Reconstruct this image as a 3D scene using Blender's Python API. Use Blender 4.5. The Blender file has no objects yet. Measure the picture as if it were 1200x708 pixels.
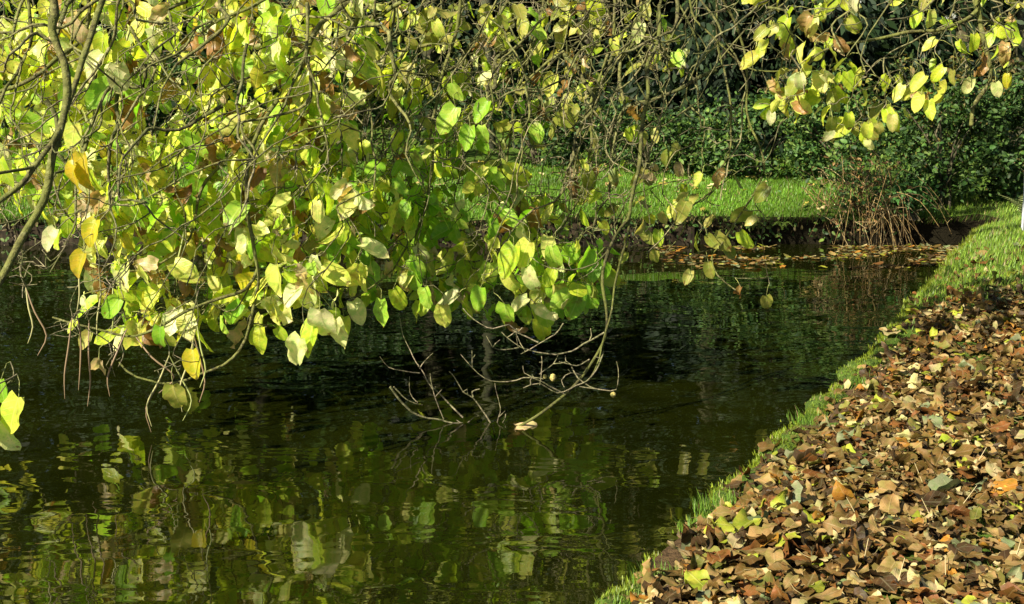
import bpy, math, random
import numpy as np
from mathutils import Vector, noise as mnoise
from mathutils.geometry import delaunay_2d_cdt

rng = np.random.default_rng(11)
random.seed(11)
scene = bpy.context.scene
COL = scene.collection
R = math.radians

# ------------------------------------------------------------------ camera
F_PX, CX, CY = 1648.0, 600.0, 354.0
PITCH = R(10.45)
CAM = np.array([0.0, 0.0, 1.6])
FW = np.array([0, math.cos(PITCH), -math.sin(PITCH)])
UP = np.array([0, math.sin(PITCH), math.cos(PITCH)])
RT = np.array([1.0, 0, 0])
WATER_Z = -0.30

def P(u, v, Z):
    """point seen in direction (u, v) at Z metres in front of the camera"""
    return CAM + RT * ((u - CX) / F_PX * Z) - UP * ((v - CY) / F_PX * Z) + FW * Z

def G(u, v, z=0.0):
    d = RT * ((u - CX) / F_PX) - UP * ((v - CY) / F_PX) + FW
    return CAM + d * ((z - CAM[2]) / d[2])

def proj(p):
    q = np.asarray(p) - CAM
    Z = q @ FW
    return CX + F_PX * (q @ RT) / Z, CY - F_PX * (q @ UP) / Z, Z

cam_d = bpy.data.cameras.new('camera')
cam = bpy.data.objects.new('camera', cam_d)
COL.objects.link(cam)
cam.location = CAM
cam.rotation_euler = (math.pi / 2 - PITCH, 0, 0)
cam_d.sensor_width = 36.0
cam_d.lens = F_PX / 1200 * 36
cam_d.clip_end = 2000
scene.camera = cam

# ------------------------------------------------------------------ light
SUN_EL, SUN_BACK = R(35), R(43)
to_sun = Vector((-math.cos(SUN_BACK) * math.cos(SUN_EL), -math.sin(SUN_BACK) * math.cos(SUN_EL), math.sin(SUN_EL)))
sd = bpy.data.lights.new('sun', 'SUN')
sd.energy = 5.0
sd.angle = R(0.53)
sd.color = (1.0, 0.92, 0.77)
so = bpy.data.objects.new('sun', sd)
so.rotation_euler = to_sun.to_track_quat('Z', 'Y').to_euler()
COL.objects.link(so)
w = bpy.data.worlds.new('World')
scene.world = w
w.use_nodes = True
nt = w.node_tree
sky = nt.nodes.new('ShaderNodeTexSky')
sky.sky_type = 'NISHITA'
sky.sun_disc = False
sky.sun_elevation = SUN_EL
sky.sun_rotation = math.atan2(to_sun.x, to_sun.y)
nt.links.new(sky.outputs[0], nt.nodes['Background'].inputs[0])
nt.nodes['Background'].inputs[1].default_value = 0.05
scene.view_settings.view_transform = 'Standard'
scene.view_settings.look = 'None'
scene.view_settings.gamma = 1
scene.view_settings.exposure = 1.38
scene.cycles.max_bounces = 10
scene.cycles.transparent_max_bounces = 8

# ------------------------------------------------------------------ helpers
def tag(o, label=None, cat=None, group=None, kind=None):
    if label: o['label'] = label
    if cat: o['category'] = cat
    if group: o['group'] = group
    if kind: o['kind'] = kind
    return o

def empty(name, loc):
    o = bpy.data.objects.new(name, None)
    COL.objects.link(o)
    o.location = loc
    o.empty_display_size = 0.1
    return o

class MB:
    """collects verts / faces with a colour and a uv per vertex; builds ONE mesh"""
    def __init__(s):
        s.v, s.f, s.c, s.uv, s.n = [], {3: [], 4: []}, [], [], 0
    def add(s, v, f, c, uv=None):
        v = np.asarray(v, float); f = np.asarray(f, int)
        s.v.append(v); s.f[f.shape[1]].append(f + s.n)
        c = np.asarray(c, float)
        if c.ndim == 1: c = np.tile(c, (len(v), 1))
        s.c.append(c)
        s.uv.append(np.zeros((len(v), 2)) if uv is None else uv)
        s.n += len(v)
    def inst(s, tv, tf, tuv, M, pos, col):
        """many copies of a template; M (N,3,3), pos (N,3), col (N,3)"""
        N, V = len(pos), len(tv)
        if N == 0: return
        v = np.einsum('nij,vj->nvi', M, tv) + pos[:, None, :]
        f = (tf[None] + (np.arange(N) * V)[:, None, None]).reshape(-1, tf.shape[1])
        s.add(v.reshape(-1, 3), f, np.repeat(col, V, axis=0), np.tile(tuv, (N, 1)))
    def mesh(s, name, smooth=True, origin=None):
        v = np.concatenate(s.v)
        if origin is not None: v = v - np.asarray(origin)
        loops, starts, st = [], [], 0
        for k in (3, 4):
            if s.f[k]:
                fk = np.concatenate(s.f[k])
                loops.append(fk.reshape(-1)); starts.append(st + np.arange(len(fk)) * k)
                st += fk.size
        loops = np.concatenate(loops); starts = np.concatenate(starts)
        me = bpy.data.meshes.new(name)
        me.vertices.add(len(v)); me.vertices.foreach_set('co', v.reshape(-1).astype(np.float32))
        me.loops.add(len(loops)); me.loops.foreach_set('vertex_index', loops.astype(np.int32))
        me.polygons.add(len(starts)); me.polygons.foreach_set('loop_start', starts.astype(np.int32))
        me.update(calc_edges=True)
        me.validate()
        if len(me.loops) == len(loops):
            c = np.concatenate(s.c); c = np.concatenate([c[:, :3], np.ones((len(c), 1))], 1)
            a = me.attributes.new('Col', 'FLOAT_COLOR', 'POINT')
            a.data.foreach_set('color', c.reshape(-1).astype(np.float32))
            uvl = me.uv_layers.new(name='UVMap')
            uv = np.concatenate(s.uv)[loops]
            uvl.data.foreach_set('uv', uv.reshape(-1).astype(np.float32))
        (me.shade_smooth if smooth else me.shade_flat)()
        return me
    def build(s, name, mat, parent=None, smooth=True, origin=None):
        """one mesh object; world coordinates, made local to the parent or to origin"""
        if parent is not None: origin = np.array(parent.location)
        me = s.mesh(name, smooth, origin)
        me.materials.append(mat)
        o = bpy.data.objects.new(name, me)
        COL.objects.link(o)
        if parent is not None: o.parent = parent
        elif origin is not None: o.location = origin
        return o

def norm(a):
    a = np.asarray(a, float)
    return a / np.maximum(np.linalg.norm(a, axis=-1, keepdims=True), 1e-9)

def frames(Y, Z):
    """(N,3,3) matrices with columns X, Y, Z from direction and rough normal"""
    Y = norm(Y)
    X = norm(np.cross(Y, Z)); Z = np.cross(X, Y)
    return np.stack([X, Y, Z], axis=2)

def catmull(pts, step=0.06):
    pts = np.asarray(pts, float)
    p = np.concatenate([[2 * pts[0] - pts[1]], pts, [2 * pts[-1] - pts[-2]]])
    out = []
    for i in range(1, len(p) - 2):
        n = max(2, int(np.linalg.norm(p[i + 1][:3] - p[i][:3]) / step))
        t = np.linspace(0, 1, n, endpoint=False)[:, None]
        a, b, c, d = p[i - 1], p[i], p[i + 1], p[i + 2]
        out.append(0.5 * (2 * b + (c - a) * t + (2 * a - 5 * b + 4 * c - d) * t ** 2 + (3 * b - a - 3 * c + d) * t ** 3))
    out.append(pts[-1][None])
    return np.concatenate(out)

def tube(mb, pts, rad, col, sides=6):
    pts = np.asarray(pts, float); n = len(pts)
    rad = np.broadcast_to(np.asarray(rad, float), (n,))
    T = norm(np.gradient(pts, axis=0))
    ref = np.array([0.31, 0.2, 0.93]) if abs(T[:, 2]).mean() < .8 else np.array([0.93, 0.3, 0.2])
    A = norm(np.cross(T, ref)); B = np.cross(T, A)
    an = np.arange(sides) / sides * 2 * math.pi
    ring = np.cos(an)[None, :, None] * A[:, None] + np.sin(an)[None, :, None] * B[:, None]
    v = (pts[:, None] + ring * rad[:, None, None]).reshape(-1, 3)
    i = np.arange(n - 1)[:, None] * sides; j = np.arange(sides)[None]; k = (j + 1) % sides
    f = np.stack([i + j, i + k, i + sides + k, i + sides + j], -1).reshape(-1, 4)
    uv = np.stack([np.tile(an / 6.283, n), np.repeat(np.arange(n) * 0.1, sides)], 1)
    c = np.asarray(col, float)
    if c.ndim == 2: c = np.repeat(c, sides, axis=0)
    mb.add(v, f, c, uv)
    # end caps as fans
    e = (n - 1) * sides
    mb.add(np.concatenate([v[e:], pts[-1:] + T[-1:] * rad[-1]]),
           [[q, (q + 1) % sides, sides] for q in range(sides)], c[-1] if c.ndim == 2 else c)
    mb.add(np.concatenate([v[:sides], pts[:1]]), [[(q + 1) % sides, q, sides] for q in range(sides)], c[0] if c.ndim == 2 else c)

# ------------------------------------------------------------------ materials
def newmat(name):
    m = bpy.data.materials.new(name); m.use_nodes = True
    t = m.node_tree
    return m, t, t.nodes, t.links, t.nodes['Principled BSDF'], t.nodes['Material Output']

def mixcol(t, a, b, fac, blend='MIX'):
    n = t.nodes.new('ShaderNodeMix'); n.data_type = 'RGBA'; n.blend_type = blend
    for sock, val in ((n.inputs[0], fac), (n.inputs[6], a), (n.inputs[7], b)):
        if hasattr(val, 'links'): t.links.new(val, sock)
        else: sock.default_value = val if isinstance(val, float) else (*val, 1)[:4]
    return n.outputs[2]

def ramp(t, src, p0, p1, c0=(0, 0, 0), c1=(1, 1, 1)):
    n = t.nodes.new('ShaderNodeValToRGB')
    n.color_ramp.elements[0].position = p0; n.color_ramp.elements[0].color = (*c0, 1)
    n.color_ramp.elements[1].position = p1; n.color_ramp.elements[1].color = (*c1, 1)
    t.links.new(src, n.inputs[0])
    return n.outputs[0]

def noise_node(t, scale, vec=None, detail=3.0, rough=0.55, dims='3D'):
    n = t.nodes.new('ShaderNodeTexNoise'); n.noise_dimensions = dims
    n.inputs['Scale'].default_value = scale; n.inputs['Detail'].default_value = detail
    n.inputs['Roughness'].default_value = rough
    if vec is not None: t.links.new(vec, n.inputs['Vector'])
    return n

def pos_node(t):
    return t.nodes.new('ShaderNodeNewGeometry').outputs['Position']

def math_node(t, op, a, b=None):
    n = t.nodes.new('ShaderNodeMath'); n.operation = op
    for s_, v_ in zip(n.inputs, (a, b)):
        if v_ is None: continue
        if hasattr(v_, 'links'): t.links.new(v_, s_)
        else: s_.default_value = v_
    return n.outputs[0]

def leaf_mat(name, source='attr', trans=0.5, rough=0.42, spots=0.6, spec=0.45, vein=0.5):
    m, t, N, L, bsdf, out = newmat(name)
    if source == 'attr':
        a = N.new('ShaderNodeAttribute'); a.attribute_name = 'Col'; base = a.outputs['Color']
    else:
        base = N.new('ShaderNodeObjectInfo').outputs['Color']
    uv = N.new('ShaderNodeUVMap').outputs[0]
    sep = N.new('ShaderNodeSeparateXYZ'); L.new(uv, sep.inputs[0])
    # side veins leaving the midrib at an angle
    ax = math_node(t, 'ABSOLUTE', math_node(t, 'SUBTRACT', sep.outputs[0], 0.5))
    s_ = math_node(t, 'SUBTRACT', sep.outputs[1], math_node(t, 'MULTIPLY', ax, 0.75))
    saw = math_node(t, 'ABSOLUTE', math_node(t, 'SUBTRACT', math_node(t, 'FRACT', math_node(t, 'MULTIPLY', s_, 6.0)), 0.5))
    side = ramp(t, saw, 0.0, 0.10, (1, 1, 1), (0, 0, 0))
    mid = ramp(t, ax, 0.0, 0.035, (1, 1, 1), (0, 0, 0))
    veins = math_node(t, 'MAXIMUM', math_node(t, 'MULTIPLY', side, 0.5), mid)
    light = mixcol(t, base, (0.75, 0.72, 0.42), 0.35)
    c = mixcol(t, base, light, math_node(t, 'MULTIPLY', veins, vein))
    nl = noise_node(t, 30, pos_node(t), 2).outputs[0]
    c = mixcol(t, c, mixcol(t, c, (0.62, 0.85, 0.55), 1.0, 'MULTIPLY'), math_node(t, 'MULTIPLY', math_node(t, 'MULTIPLY', ramp(t, nl, 0.42, 0.60), 0.8), math_node(t, 'SUBTRACT', 1.0, math_node(t, 'MULTIPLY', veins, 0.7))))
    tipf = math_node(t, 'ADD', sep.outputs[1], math_node(t, 'MULTIPLY', math_node(t, 'SUBTRACT', nl, 0.5), 1.1))
    tipf = math_node(t, 'ADD', tipf, math_node(t, 'MULTIPLY', ax, 0.25))
    c = mixcol(t, c, mixcol(t, c, (0.24, 0.11, 0.03), 0.85), math_node(t, 'MULTIPLY', ramp(t, tipf, 0.98, 1.12), 0.8))
    # brown blotches and freckles of an autumn leaf
    pn = pos_node(t)
    n1 = noise_node(t, 14, pn, 4).outputs[0]
    n2 = noise_node(t, 160, pn, 2).outputs[0]
    c = mixcol(t, c, mixcol(t, c, (0.20, 0.10, 0.03), 0.75), math_node(t, 'MULTIPLY', ramp(t, n1, 0.58, 0.70), spots))
    c = mixcol(t, c, mixcol(t, c, (0.13, 0.09, 0.02), 0.6), math_node(t, 'MULTIPLY', ramp(t, n2, 0.62, 0.68), spots * 0.7))
    L.new(c, bsdf.inputs['Base Color'])
    bsdf.inputs['Roughness'].default_value = rough
    bsdf.inputs['Specular IOR Level'].default_value = spec
    b = N.new('ShaderNodeBump'); b.inputs['Strength'].default_value = 0.35; b.inputs['Distance'].default_value = 0.004
    L.new(math_node(t, 'ADD', veins, math_node(t, 'MULTIPLY', n2, 0.6)), b.inputs['Height'])
    L.new(b.outputs[0], bsdf.inputs['Normal'])
    tr = N.new('ShaderNodeBsdfTranslucent')
    g = N.new('ShaderNodeGamma'); g.inputs[1].default_value = 1.18; L.new(c, g.inputs[0])
    L.new(mixcol(t, g.outputs[0], (1.30, 1.34, 1.0), 1.0, 'MULTIPLY'), tr.inputs[0])
    mx = N.new('ShaderNodeMixShader'); mx.inputs[0].default_value = trans
    L.new(bsdf.outputs[0], mx.inputs[1]); L.new(tr.outputs[0], mx.inputs[2])
    L.new(mx.outputs[0], out.inputs[0])
    return m

def blade_mat(name, trans=0.4, rough=0.5, spec=0.3):
    m, t, N, L, bsdf, out = newmat(name)
    a = N.new('ShaderNodeAttribute'); a.attribute_name = 'Col'
    L.new(a.outputs['Color'], bsdf.inputs['Base Color'])
    bsdf.inputs['Roughness'].default_value = rough
    bsdf.inputs['Specular IOR Level'].default_value = spec
    tr = N.new('ShaderNodeBsdfTranslucent'); L.new(a.outputs['Color'], tr.inputs[0])
    mx = N.new('ShaderNodeMixShader'); mx.inputs[0].default_value = trans
    L.new(bsdf.outputs[0], mx.inputs[1]); L.new(tr.outputs[0], mx.inputs[2])
    L.new(mx.outputs[0], out.inputs[0])
    return m

def bark_mat(name, moss=0.6, moss_col=(0.10, 0.13, 0.025), scale=40.0):
    m, t, N, L, bsdf, out = newmat(name)
    a = N.new('ShaderNodeAttribute'); a.attribute_name = 'Col'
    pn = pos_node(t)
    n1 = noise_node(t, scale, pn, 5, 0.65).outputs[0]
    n2 = noise_node(t, 9, pn, 3).outputs[0]
    n3 = noise_node(t, 24, pn, 4, 0.7).outputs[0]
    c = mixcol(t, a.outputs['Color'], mixcol(t, a.outputs['Color'], (0.022, 0.017, 0.010), 0.82), ramp(t, n1, 0.42, 0.60))
    c = mixcol(t, c, mixcol(t, c, (0.30, 0.29, 0.15), 0.4), ramp(t, n3, 0.56, 0.64))
    c = mixcol(t, c, moss_col, math_node(t, 'MULTIPLY', ramp(t, n2, 0.40, 0.58), moss))
    L.new(c, bsdf.inputs['Base Color'])
    bsdf.inputs['Roughness'].default_value = 0.85; bsdf.inputs['Specular IOR Level'].default_value = 0.2
    b = N.new('ShaderNodeBump'); b.inputs['Strength'].default_value = 1.0; b.inputs['Distance'].default_value = 0.012
    L.new(n1, b.inputs['Height']); L.new(b.outputs[0], bsdf.inputs['Normal'])
    return m

def plain_mat(name, col, col2=None, scale=20.0, rough=0.8, bump=0.3, dist=0.01):
    m, t, N, L, bsdf, out = newmat(name)
    n1 = noise_node(t, scale, pos_node(t), 5, 0.6).outputs[0]
    L.new(mixcol(t, col, col2 or tuple(x * .5 for x in col), ramp(t, n1, 0.38, 0.62)), bsdf.inputs['Base Color'])
    bsdf.inputs['Roughness'].default_value = rough; bsdf.inputs['Specular IOR Level'].default_value = 0.15
    b = N.new('ShaderNodeBump'); b.inputs['Strength'].default_value = bump; b.inputs['Distance'].default_value = dist
    L.new(n1, b.inputs['Height']); L.new(b.outputs[0], bsdf.inputs['Normal'])
    return m

M_leaf = leaf_mat('catalpa_leaf', 'attr', 0.55, 0.40, 0.75)
M_leaf_o = leaf_mat('catalpa_leaf_single', 'obj', 0.55, 0.40, 0.75)
M_litter = leaf_mat('fallen_leaf', 'attr', 0.18, 0.55, 0.75, 0.22, 0.3)
M_litter_o = leaf_mat('fallen_leaf_single', 'obj', 0.18, 0.55, 0.75, 0.22, 0.3)
M_shrub = leaf_mat('shrub_leaf', 'attr', 0.25, 0.48, 0.1, 0.25, 0.2)
M_dark = blade_mat('conifer_needles', 0.15, 0.6, 0.2)
M_grass = blade_mat('grass_blade', 0.4, 0.45, 0.3)
M_bark = bark_mat('mossy_bark', 0.55, (.12, .14, .025))
M_twig = bark_mat('twig_bark', 0.35)
M_trunk = bark_mat('dark_trunk', 0.3, (0.06, 0.08, 0.02), 14)
M_pod = blade_mat('seed_pod', 0.1, 0.5, 0.4)
M_dead = bark_mat('dead_stalk', 0.05)

# ------------------------------------------------------------------ leaf templates
def leaf_template(rows=8, cols=5, fold=0.25, bend=0.6, curl=0.6, wave=0.05, rough=0.0, seed=0, broad=1.0, heart=0.20):
    r = np.random.default_rng(seed)
    t = np.linspace(0, 1, rows) ** 1.25
    u = np.linspace(-1, 1, cols)
    tt, uu = np.meshgrid(t, u, indexing='ij')
    wdt = 0.66 * broad * tt ** 0.46 * (1 - tt ** 1.3) ** 0.80
    asym = 1 + 0.08 * r.uniform(-1, 1)
    x = uu * wdt * np.where(uu > 0, asym, 1 / asym)
    y = tt - heart * np.abs(uu) ** 1.2 * (1 - tt) ** 3.2 * (1 - np.exp(-tt * 40))
    z = wave * np.sin(tt * 9 + r.uniform(0, 6) + uu * 2) * np.abs(uu) + wave * 0.6 * np.sin(tt * 17 + r.uniform(0, 6)) * np.abs(uu) ** 2
    z = z + fold * np.abs(x)
    if rough: z = z + rough * r.normal(size=z.shape) * 0.06; x = x + rough * r.normal(size=z.shape) * 0.025 * np.abs(uu)
    cu = curl + 1e-4
    x2 = np.sin(cu * 3 * x) / (cu * 3); z = z + (1 - np.cos(cu * 3 * x)) / (cu * 3)
    bd = bend + 1e-4
    ang = bd * y
    y2 = np.sin(ang) / bd + z * np.sin(ang); z2 = -(1 - np.cos(ang)) / bd + z * np.cos(ang)
    tw = r.uniform(-.5, .5) * (0.4 + rough)
    xa = x2 * np.cos(tw * tt) - z2 * np.sin(tw * tt); za = x2 * np.sin(tw * tt) + z2 * np.cos(tw * tt)
    v = np.stack([xa, y2, za], -1).reshape(-1, 3)
    i = np.arange(rows - 1)[:, None] * cols + np.arange(cols - 1)[None]
    f = np.stack([i, i + 1, i + cols + 1, i + cols], -1).reshape(-1, 4)
    uv = np.stack([uu * 0.5 * (wdt / 0.45) + 0.5, tt], -1).reshape(-1, 2)
    return v, f, uv

FRESH = [leaf_template(10, 5, r0.uniform(.0, .35), r0.uniform(-.1, 1.0), r0.uniform(-.2, .5), r0.uniform(.02, .07), 0.1, 100 + k, r0.uniform(.9, 1.1))
         for k, r0 in enumerate([np.random.default_rng(q) for q in range(12)])]
DRY = [leaf_template(10, 5, r0.uniform(.1, .9), r0.uniform(.3, 2.2), r0.uniform(.4, 1.7), r0.uniform(.06, .14), 0.6, 200 + k, r0.uniform(.75, 1.0))
       for k, r0 in enumerate([np.random.default_rng(q + 50) for q in range(12)])]
LITTER = [leaf_template(10, 7, r0.uniform(-.12, .28), r0.uniform(-.45, .65), r0.uniform(-.6, .95), r0.uniform(.04, .13), r0.uniform(.0, .15), 300 + k, r0.uniform(.8, 1.2))
          for k, r0 in enumerate([np.random.default_rng(q + 90) for q in range(16)])]
SMALL = [leaf_template(5, 3, .3, .5, .2, .03, 0, 400 + k, (.5, .62, .75, .9)[k], 0.03) for k in range(4)]

# ------------------------------------------------------------------ terrain
edge_px = [(722, 708), (790, 640), (860, 568), (912, 518), (960, 470), (1008, 426), (1046, 388), (1072, 352), (1098, 326), (1120, 303), (1136, 288), (1150, 276), (1163, 268), (1180, 262)]
right_edge = [G(u, v, -0.04)[:2] for u, v in edge_px]
far_y = G(900, 288, WATER_Z)[1]
outline = [np.array(p) for p in [(-0.45, 2.2), (-0.1, 3.0)]] + right_edge
corner = outline[-1].copy()
outline += [np.array((corner[0] - 0.1, far_y + .1)), np.array((3.4, far_y + .05)), np.array((2.4, far_y + .08)), np.array((1.0, far_y)), np.array((-2.0, far_y - .05)), np.array((-5.0, far_y + .05)),
            np.array((-9.0, far_y)), np.array((-15, far_y - .6)), np.array((-19, far_y - 3)), np.array((-20.5, 4)), np.array((-18, -2)),
            np.array((-10, -4)), np.array((-4, -2.5)), np.array((-1.6, 0.2))]
dense = []
ol = np.array(outline)
for i in range(len(ol)):
    a, b = ol[i], ol[(i + 1) % len(ol)]
    d = np.linalg.norm(b - a)
    near = min(np.linalg.norm(a), np.linalg.norm(b)) < 15 and a[0] > -8
    n = max(1, int(d / (0.07 if near else 0.5)))
    for k in range(n):
        q = a + (b - a) * k / n
        nn = np.array([(b - a)[1], -(b - a)[0]]) / d
        amp = 0.05 if near else 0.2
        q = q + nn * (amp * mnoise.noise((q[0] * 2.3, q[1] * 2.3, 5)) + amp * 0.5 * mnoise.noise((q[0] * 7, q[1] * 7, 2)))
        dense.append(q)
dense = np.array(dense)

def in_pond_exact(p):
    p = np.atleast_2d(p); x, y = p[:, 0], p[:, 1]
    inside = np.zeros(len(p), bool)
    a = dense; b = np.roll(dense, -1, 0)
    for (x0, y0), (x1, y1) in zip(a, b):
        c = ((y0 > y) != (y1 > y))
        if y1 != y0:
            inside ^= c & (x < (x1 - x0) * (y - y0) / (y1 - y0) + x0)
    return inside

RX0, RY0, CELL = -22.0, -5.5, 0.015
RNX, RNY = int(28.5 / CELL), int(20.5 / CELL)
raster = np.zeros((RNY, RNX), bool)
_a, _b = dense, np.roll(dense, -1, 0)
for r_ in range(RNY):
    yy_ = RY0 + (r_ + .5) * CELL
    c_ = (_a[:, 1] > yy_) != (_b[:, 1] > yy_)
    if not c_.any(): continue
    xs_ = np.sort(_a[c_, 0] + (_b[c_, 0] - _a[c_, 0]) * (yy_ - _a[c_, 1]) / (_b[c_, 1] - _a[c_, 1]))
    for x0_, x1_ in zip(xs_[::2], xs_[1::2]):
        raster[r_, max(0, int((x0_ - RX0) / CELL + .5)):max(0, int((x1_ - RX0) / CELL + .5))] = True
def in_pond(p):
    p = np.atleast_2d(p)
    i = ((p[:, 1] - RY0) / CELL).astype(int); j = ((p[:, 0] - RX0) / CELL).astype(int)
    ok = (i >= 0) & (i < RNY) & (j >= 0) & (j < RNX)
    return ok & raster[np.clip(i, 0, RNY - 1), np.clip(j, 0, RNX - 1)]

from mathutils.kdtree import KDTree
_fine = np.concatenate([dense + (np.roll(dense, -1, 0) - dense) * k / 4 for k in range(4)])
_kd = KDTree(len(_fine))
for i, q in enumerate(_fine): _kd.insert((q[0], q[1], 0), i)
_kd.balance()
def edge_dist(p):
    return np.array([_kd.find((a, b, 0))[2] for a, b in np.atleast_2d(p)])

def sstep(x, a, b):
    t = np.clip((x - a) / (b - a), 0, 1); return t * t * (3 - 2 * t)

def ground_z(p, d=None):
    p = np.atleast_2d(p)
    if d is None: d = edge_dist(p)
    x, y = p[:, 0], p[:, 1]
    far = sstep(y, far_y - 0.5, far_y - 0.1) * (1 - sstep(x, 3.6, 4.6))
    nz = np.array([mnoise.noise((a * 1.7, b * 1.7, 0)) * 0.025 + mnoise.noise((a * 0.5, b * 0.5, 3)) * 0.05 for a, b in p])
    z_right = -0.05 + 0.05 * sstep(d, 0, 0.35) + 0.02 * np.clip(d - .4, 0, 4)
    z_right = z_right + 0.05 * sstep(y, 9.0, 11.5)
    z_far = -0.055 + 0.165 * np.clip(d / .75, 0, 1) ** .8 + 0.025 * np.clip(d - .7, 0, 5) + 0.04 * np.clip(d - 5, 0, 20)
    return z_right * (1 - far) + z_far * far + nz

pts = [tuple(q) for q in dense]
nb = len(pts)
outer = [(-600, -500), (600, -500), (600, 900), (-600, 900)]
pts += outer
cand = []
cand.append(np.stack([rng.uniform(-0.5, 5.5, 5200), rng.uniform(1.5, 14, 5200)], 1))
cand.append(np.stack([rng.uniform(-16, 6, 2600), rng.uniform(12.8, 19, 2600)], 1))
cand.append(np.stack([rng.uniform(-40, 30, 900), rng.uniform(-20, 45, 900)], 1))
cand.append(np.stack([rng.uniform(-300, 300, 250), rng.uniform(-200, 500, 250)], 1))
cand = np.concatenate(cand)
dd = edge_dist(cand)
cand = cand[(~in_pond(cand)) & (dd > 0.05)]
pts += [tuple(q) for q in cand]
edges = [(i, (i + 1) % nb) for i in range(nb)] + [(nb + i, nb + (i + 1) % 4) for i in range(4)]
vv, ee, ff, *_ = delaunay_2d_cdt([Vector(q) for q in pts], edges, [], 0, 1e-5)
vv = np.array([(q.x, q.y) for q in vv])
tri = np.array([f for f in ff if len(f) == 3])
cen = vv[tri].mean(1)
tri = tri[~in_pond_exact(cen)]
zz = ground_z(vv)
mb = MB()
mb.add(np.c_[vv, zz], tri, (0.1, 0.1, 0.1))
zo = ground_z(dense)
ring0 = np.c_[dense, zo]
k = np.arange(nb); k2 = (k + 1) % nb
cpond = np.array([-6.0, 6.0])
ring1 = np.c_[dense + norm(dense - cpond) * 0.04, np.full(nb, WATER_Z + 0.02)]
ring2 = np.c_[dense + norm(cpond - dense) * 0.1, np.full(nb, -0.9)]
mb.add(np.concatenate([ring0, ring1, ring2]), np.concatenate([np.stack([k, k2, k2 + nb, k + nb], 1), np.stack([k + nb, k2 + nb, k2 + 2 * nb, k + 2 * nb], 1)]), (0.1, 0.1, 0.1))

def ground_mat():
    m, t, N, L, bsdf, out = newmat('bank_earth')
    pn = pos_node(t)
    n1 = noise_node(t, 3.5, pn, 5).outputs[0]
    n2 = noise_node(t, 45, pn, 5, 0.7).outputs[0]
    soil = mixcol(t, (0.045, 0.028, 0.014), (0.12, 0.075, 0.035), ramp(t, n2, 0.35, 0.65))
    moss = mixcol(t, (0.045, 0.085, 0.012), (0.10, 0.17, 0.02), ramp(t, n2, 0.35, 0.65))
    c = mixcol(t, soil, moss, ramp(t, n1, 0.46, 0.56))
    # turf on the far bank and at the end of the path
    sep = N.new('ShaderNodeSeparateXYZ'); L.new(pn, sep.inputs[0])
    yf = ramp(t, math_node(t, 'MULTIPLY', sep.outputs[1], 0.05), 0.44, 0.50)
    c = mixcol(t, c, moss, yf)
    # bare dark earth where the bank stands vertical, overhang shade included in its colour
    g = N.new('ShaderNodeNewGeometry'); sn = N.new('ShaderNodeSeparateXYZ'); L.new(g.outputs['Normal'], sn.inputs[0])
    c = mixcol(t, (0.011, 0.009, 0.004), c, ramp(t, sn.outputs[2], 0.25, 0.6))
    L.new(c, bsdf.inputs['Base Color']); bsdf.inputs['Roughness'].default_value = 0.95; bsdf.inputs['Specular IOR Level'].default_value = 0.1
    b = N.new('ShaderNodeBump'); b.inputs['Strength'].default_value = 0.8; b.inputs['Distance'].default_value = 0.03
    L.new(n2, b.inputs['Height']); L.new(b.outputs[0], bsdf.inputs['Normal'])
    return m
tag(mb.build('ground', ground_mat()), 'earth banks around the pond', None, None, 'structure')

# ------------------------------------------------------------------ water
def water_mat():
    m, t, N, L, bsdf, out = newmat('pond_water')
    pn = pos_node(t)
    mp = N.new('ShaderNodeMapping'); mp.inputs['Scale'].default_value = (0.62, 1.0, 1.0); L.new(pn, mp.inputs[0])
    n1 = noise_node(t, 2.8, mp.outputs[0], 2, 0.5)
    n1.inputs['Distortion'].default_value = 0.6
    n2 = noise_node(t, 19.0, mp.outputs[0], 2, 0.5)
    n3 = noise_node(t, 1.3, pn, 2).outputs[0]
    calm = ramp(t, n3, 0.35, 0.65, (0.35, 0.35, 0.35), (1, 1, 1))
    h = math_node(t, 'ADD', n1.outputs[0], math_node(t, 'MULTIPLY', n2.outputs[0], 0.035))
    h = math_node(t, 'MULTIPLY', h, calm)
    b = N.new('ShaderNodeBump'); b.inputs['Strength'].default_value = 1.0; b.inputs['Distance'].default_value = 0.0085
    L.new(h, b.inputs['Height']); L.new(b.outputs[0], bsdf.inputs['Normal'])
    n4 = noise_node(t, 2.2, pn, 4).outputs[0]
    L.new(mixcol(t, (0.0045, 0.0058, 0.0005), (0.008, 0.010, 0.0008), ramp(t, n4, 0.35, 0.65)), bsdf.inputs['Base Color'])
    bsdf.inputs['Roughness'].default_value = 0.015
    bsdf.inputs['IOR'].default_value = 1.58
    return m
mb = MB()
x0, y0 = dense.min(0) - 1; x1, y1 = dense.max(0) + 1
mb.add([(x0, y0, WATER_Z), (x1, y0, WATER_Z), (x1, y1, WATER_Z), (x0, y1, WATER_Z)], [[0, 1, 2, 3]], (0, 0, 0))
tag(mb.build('water', water_mat()), 'dark rippled pond water', None, None, 'structure')

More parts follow.
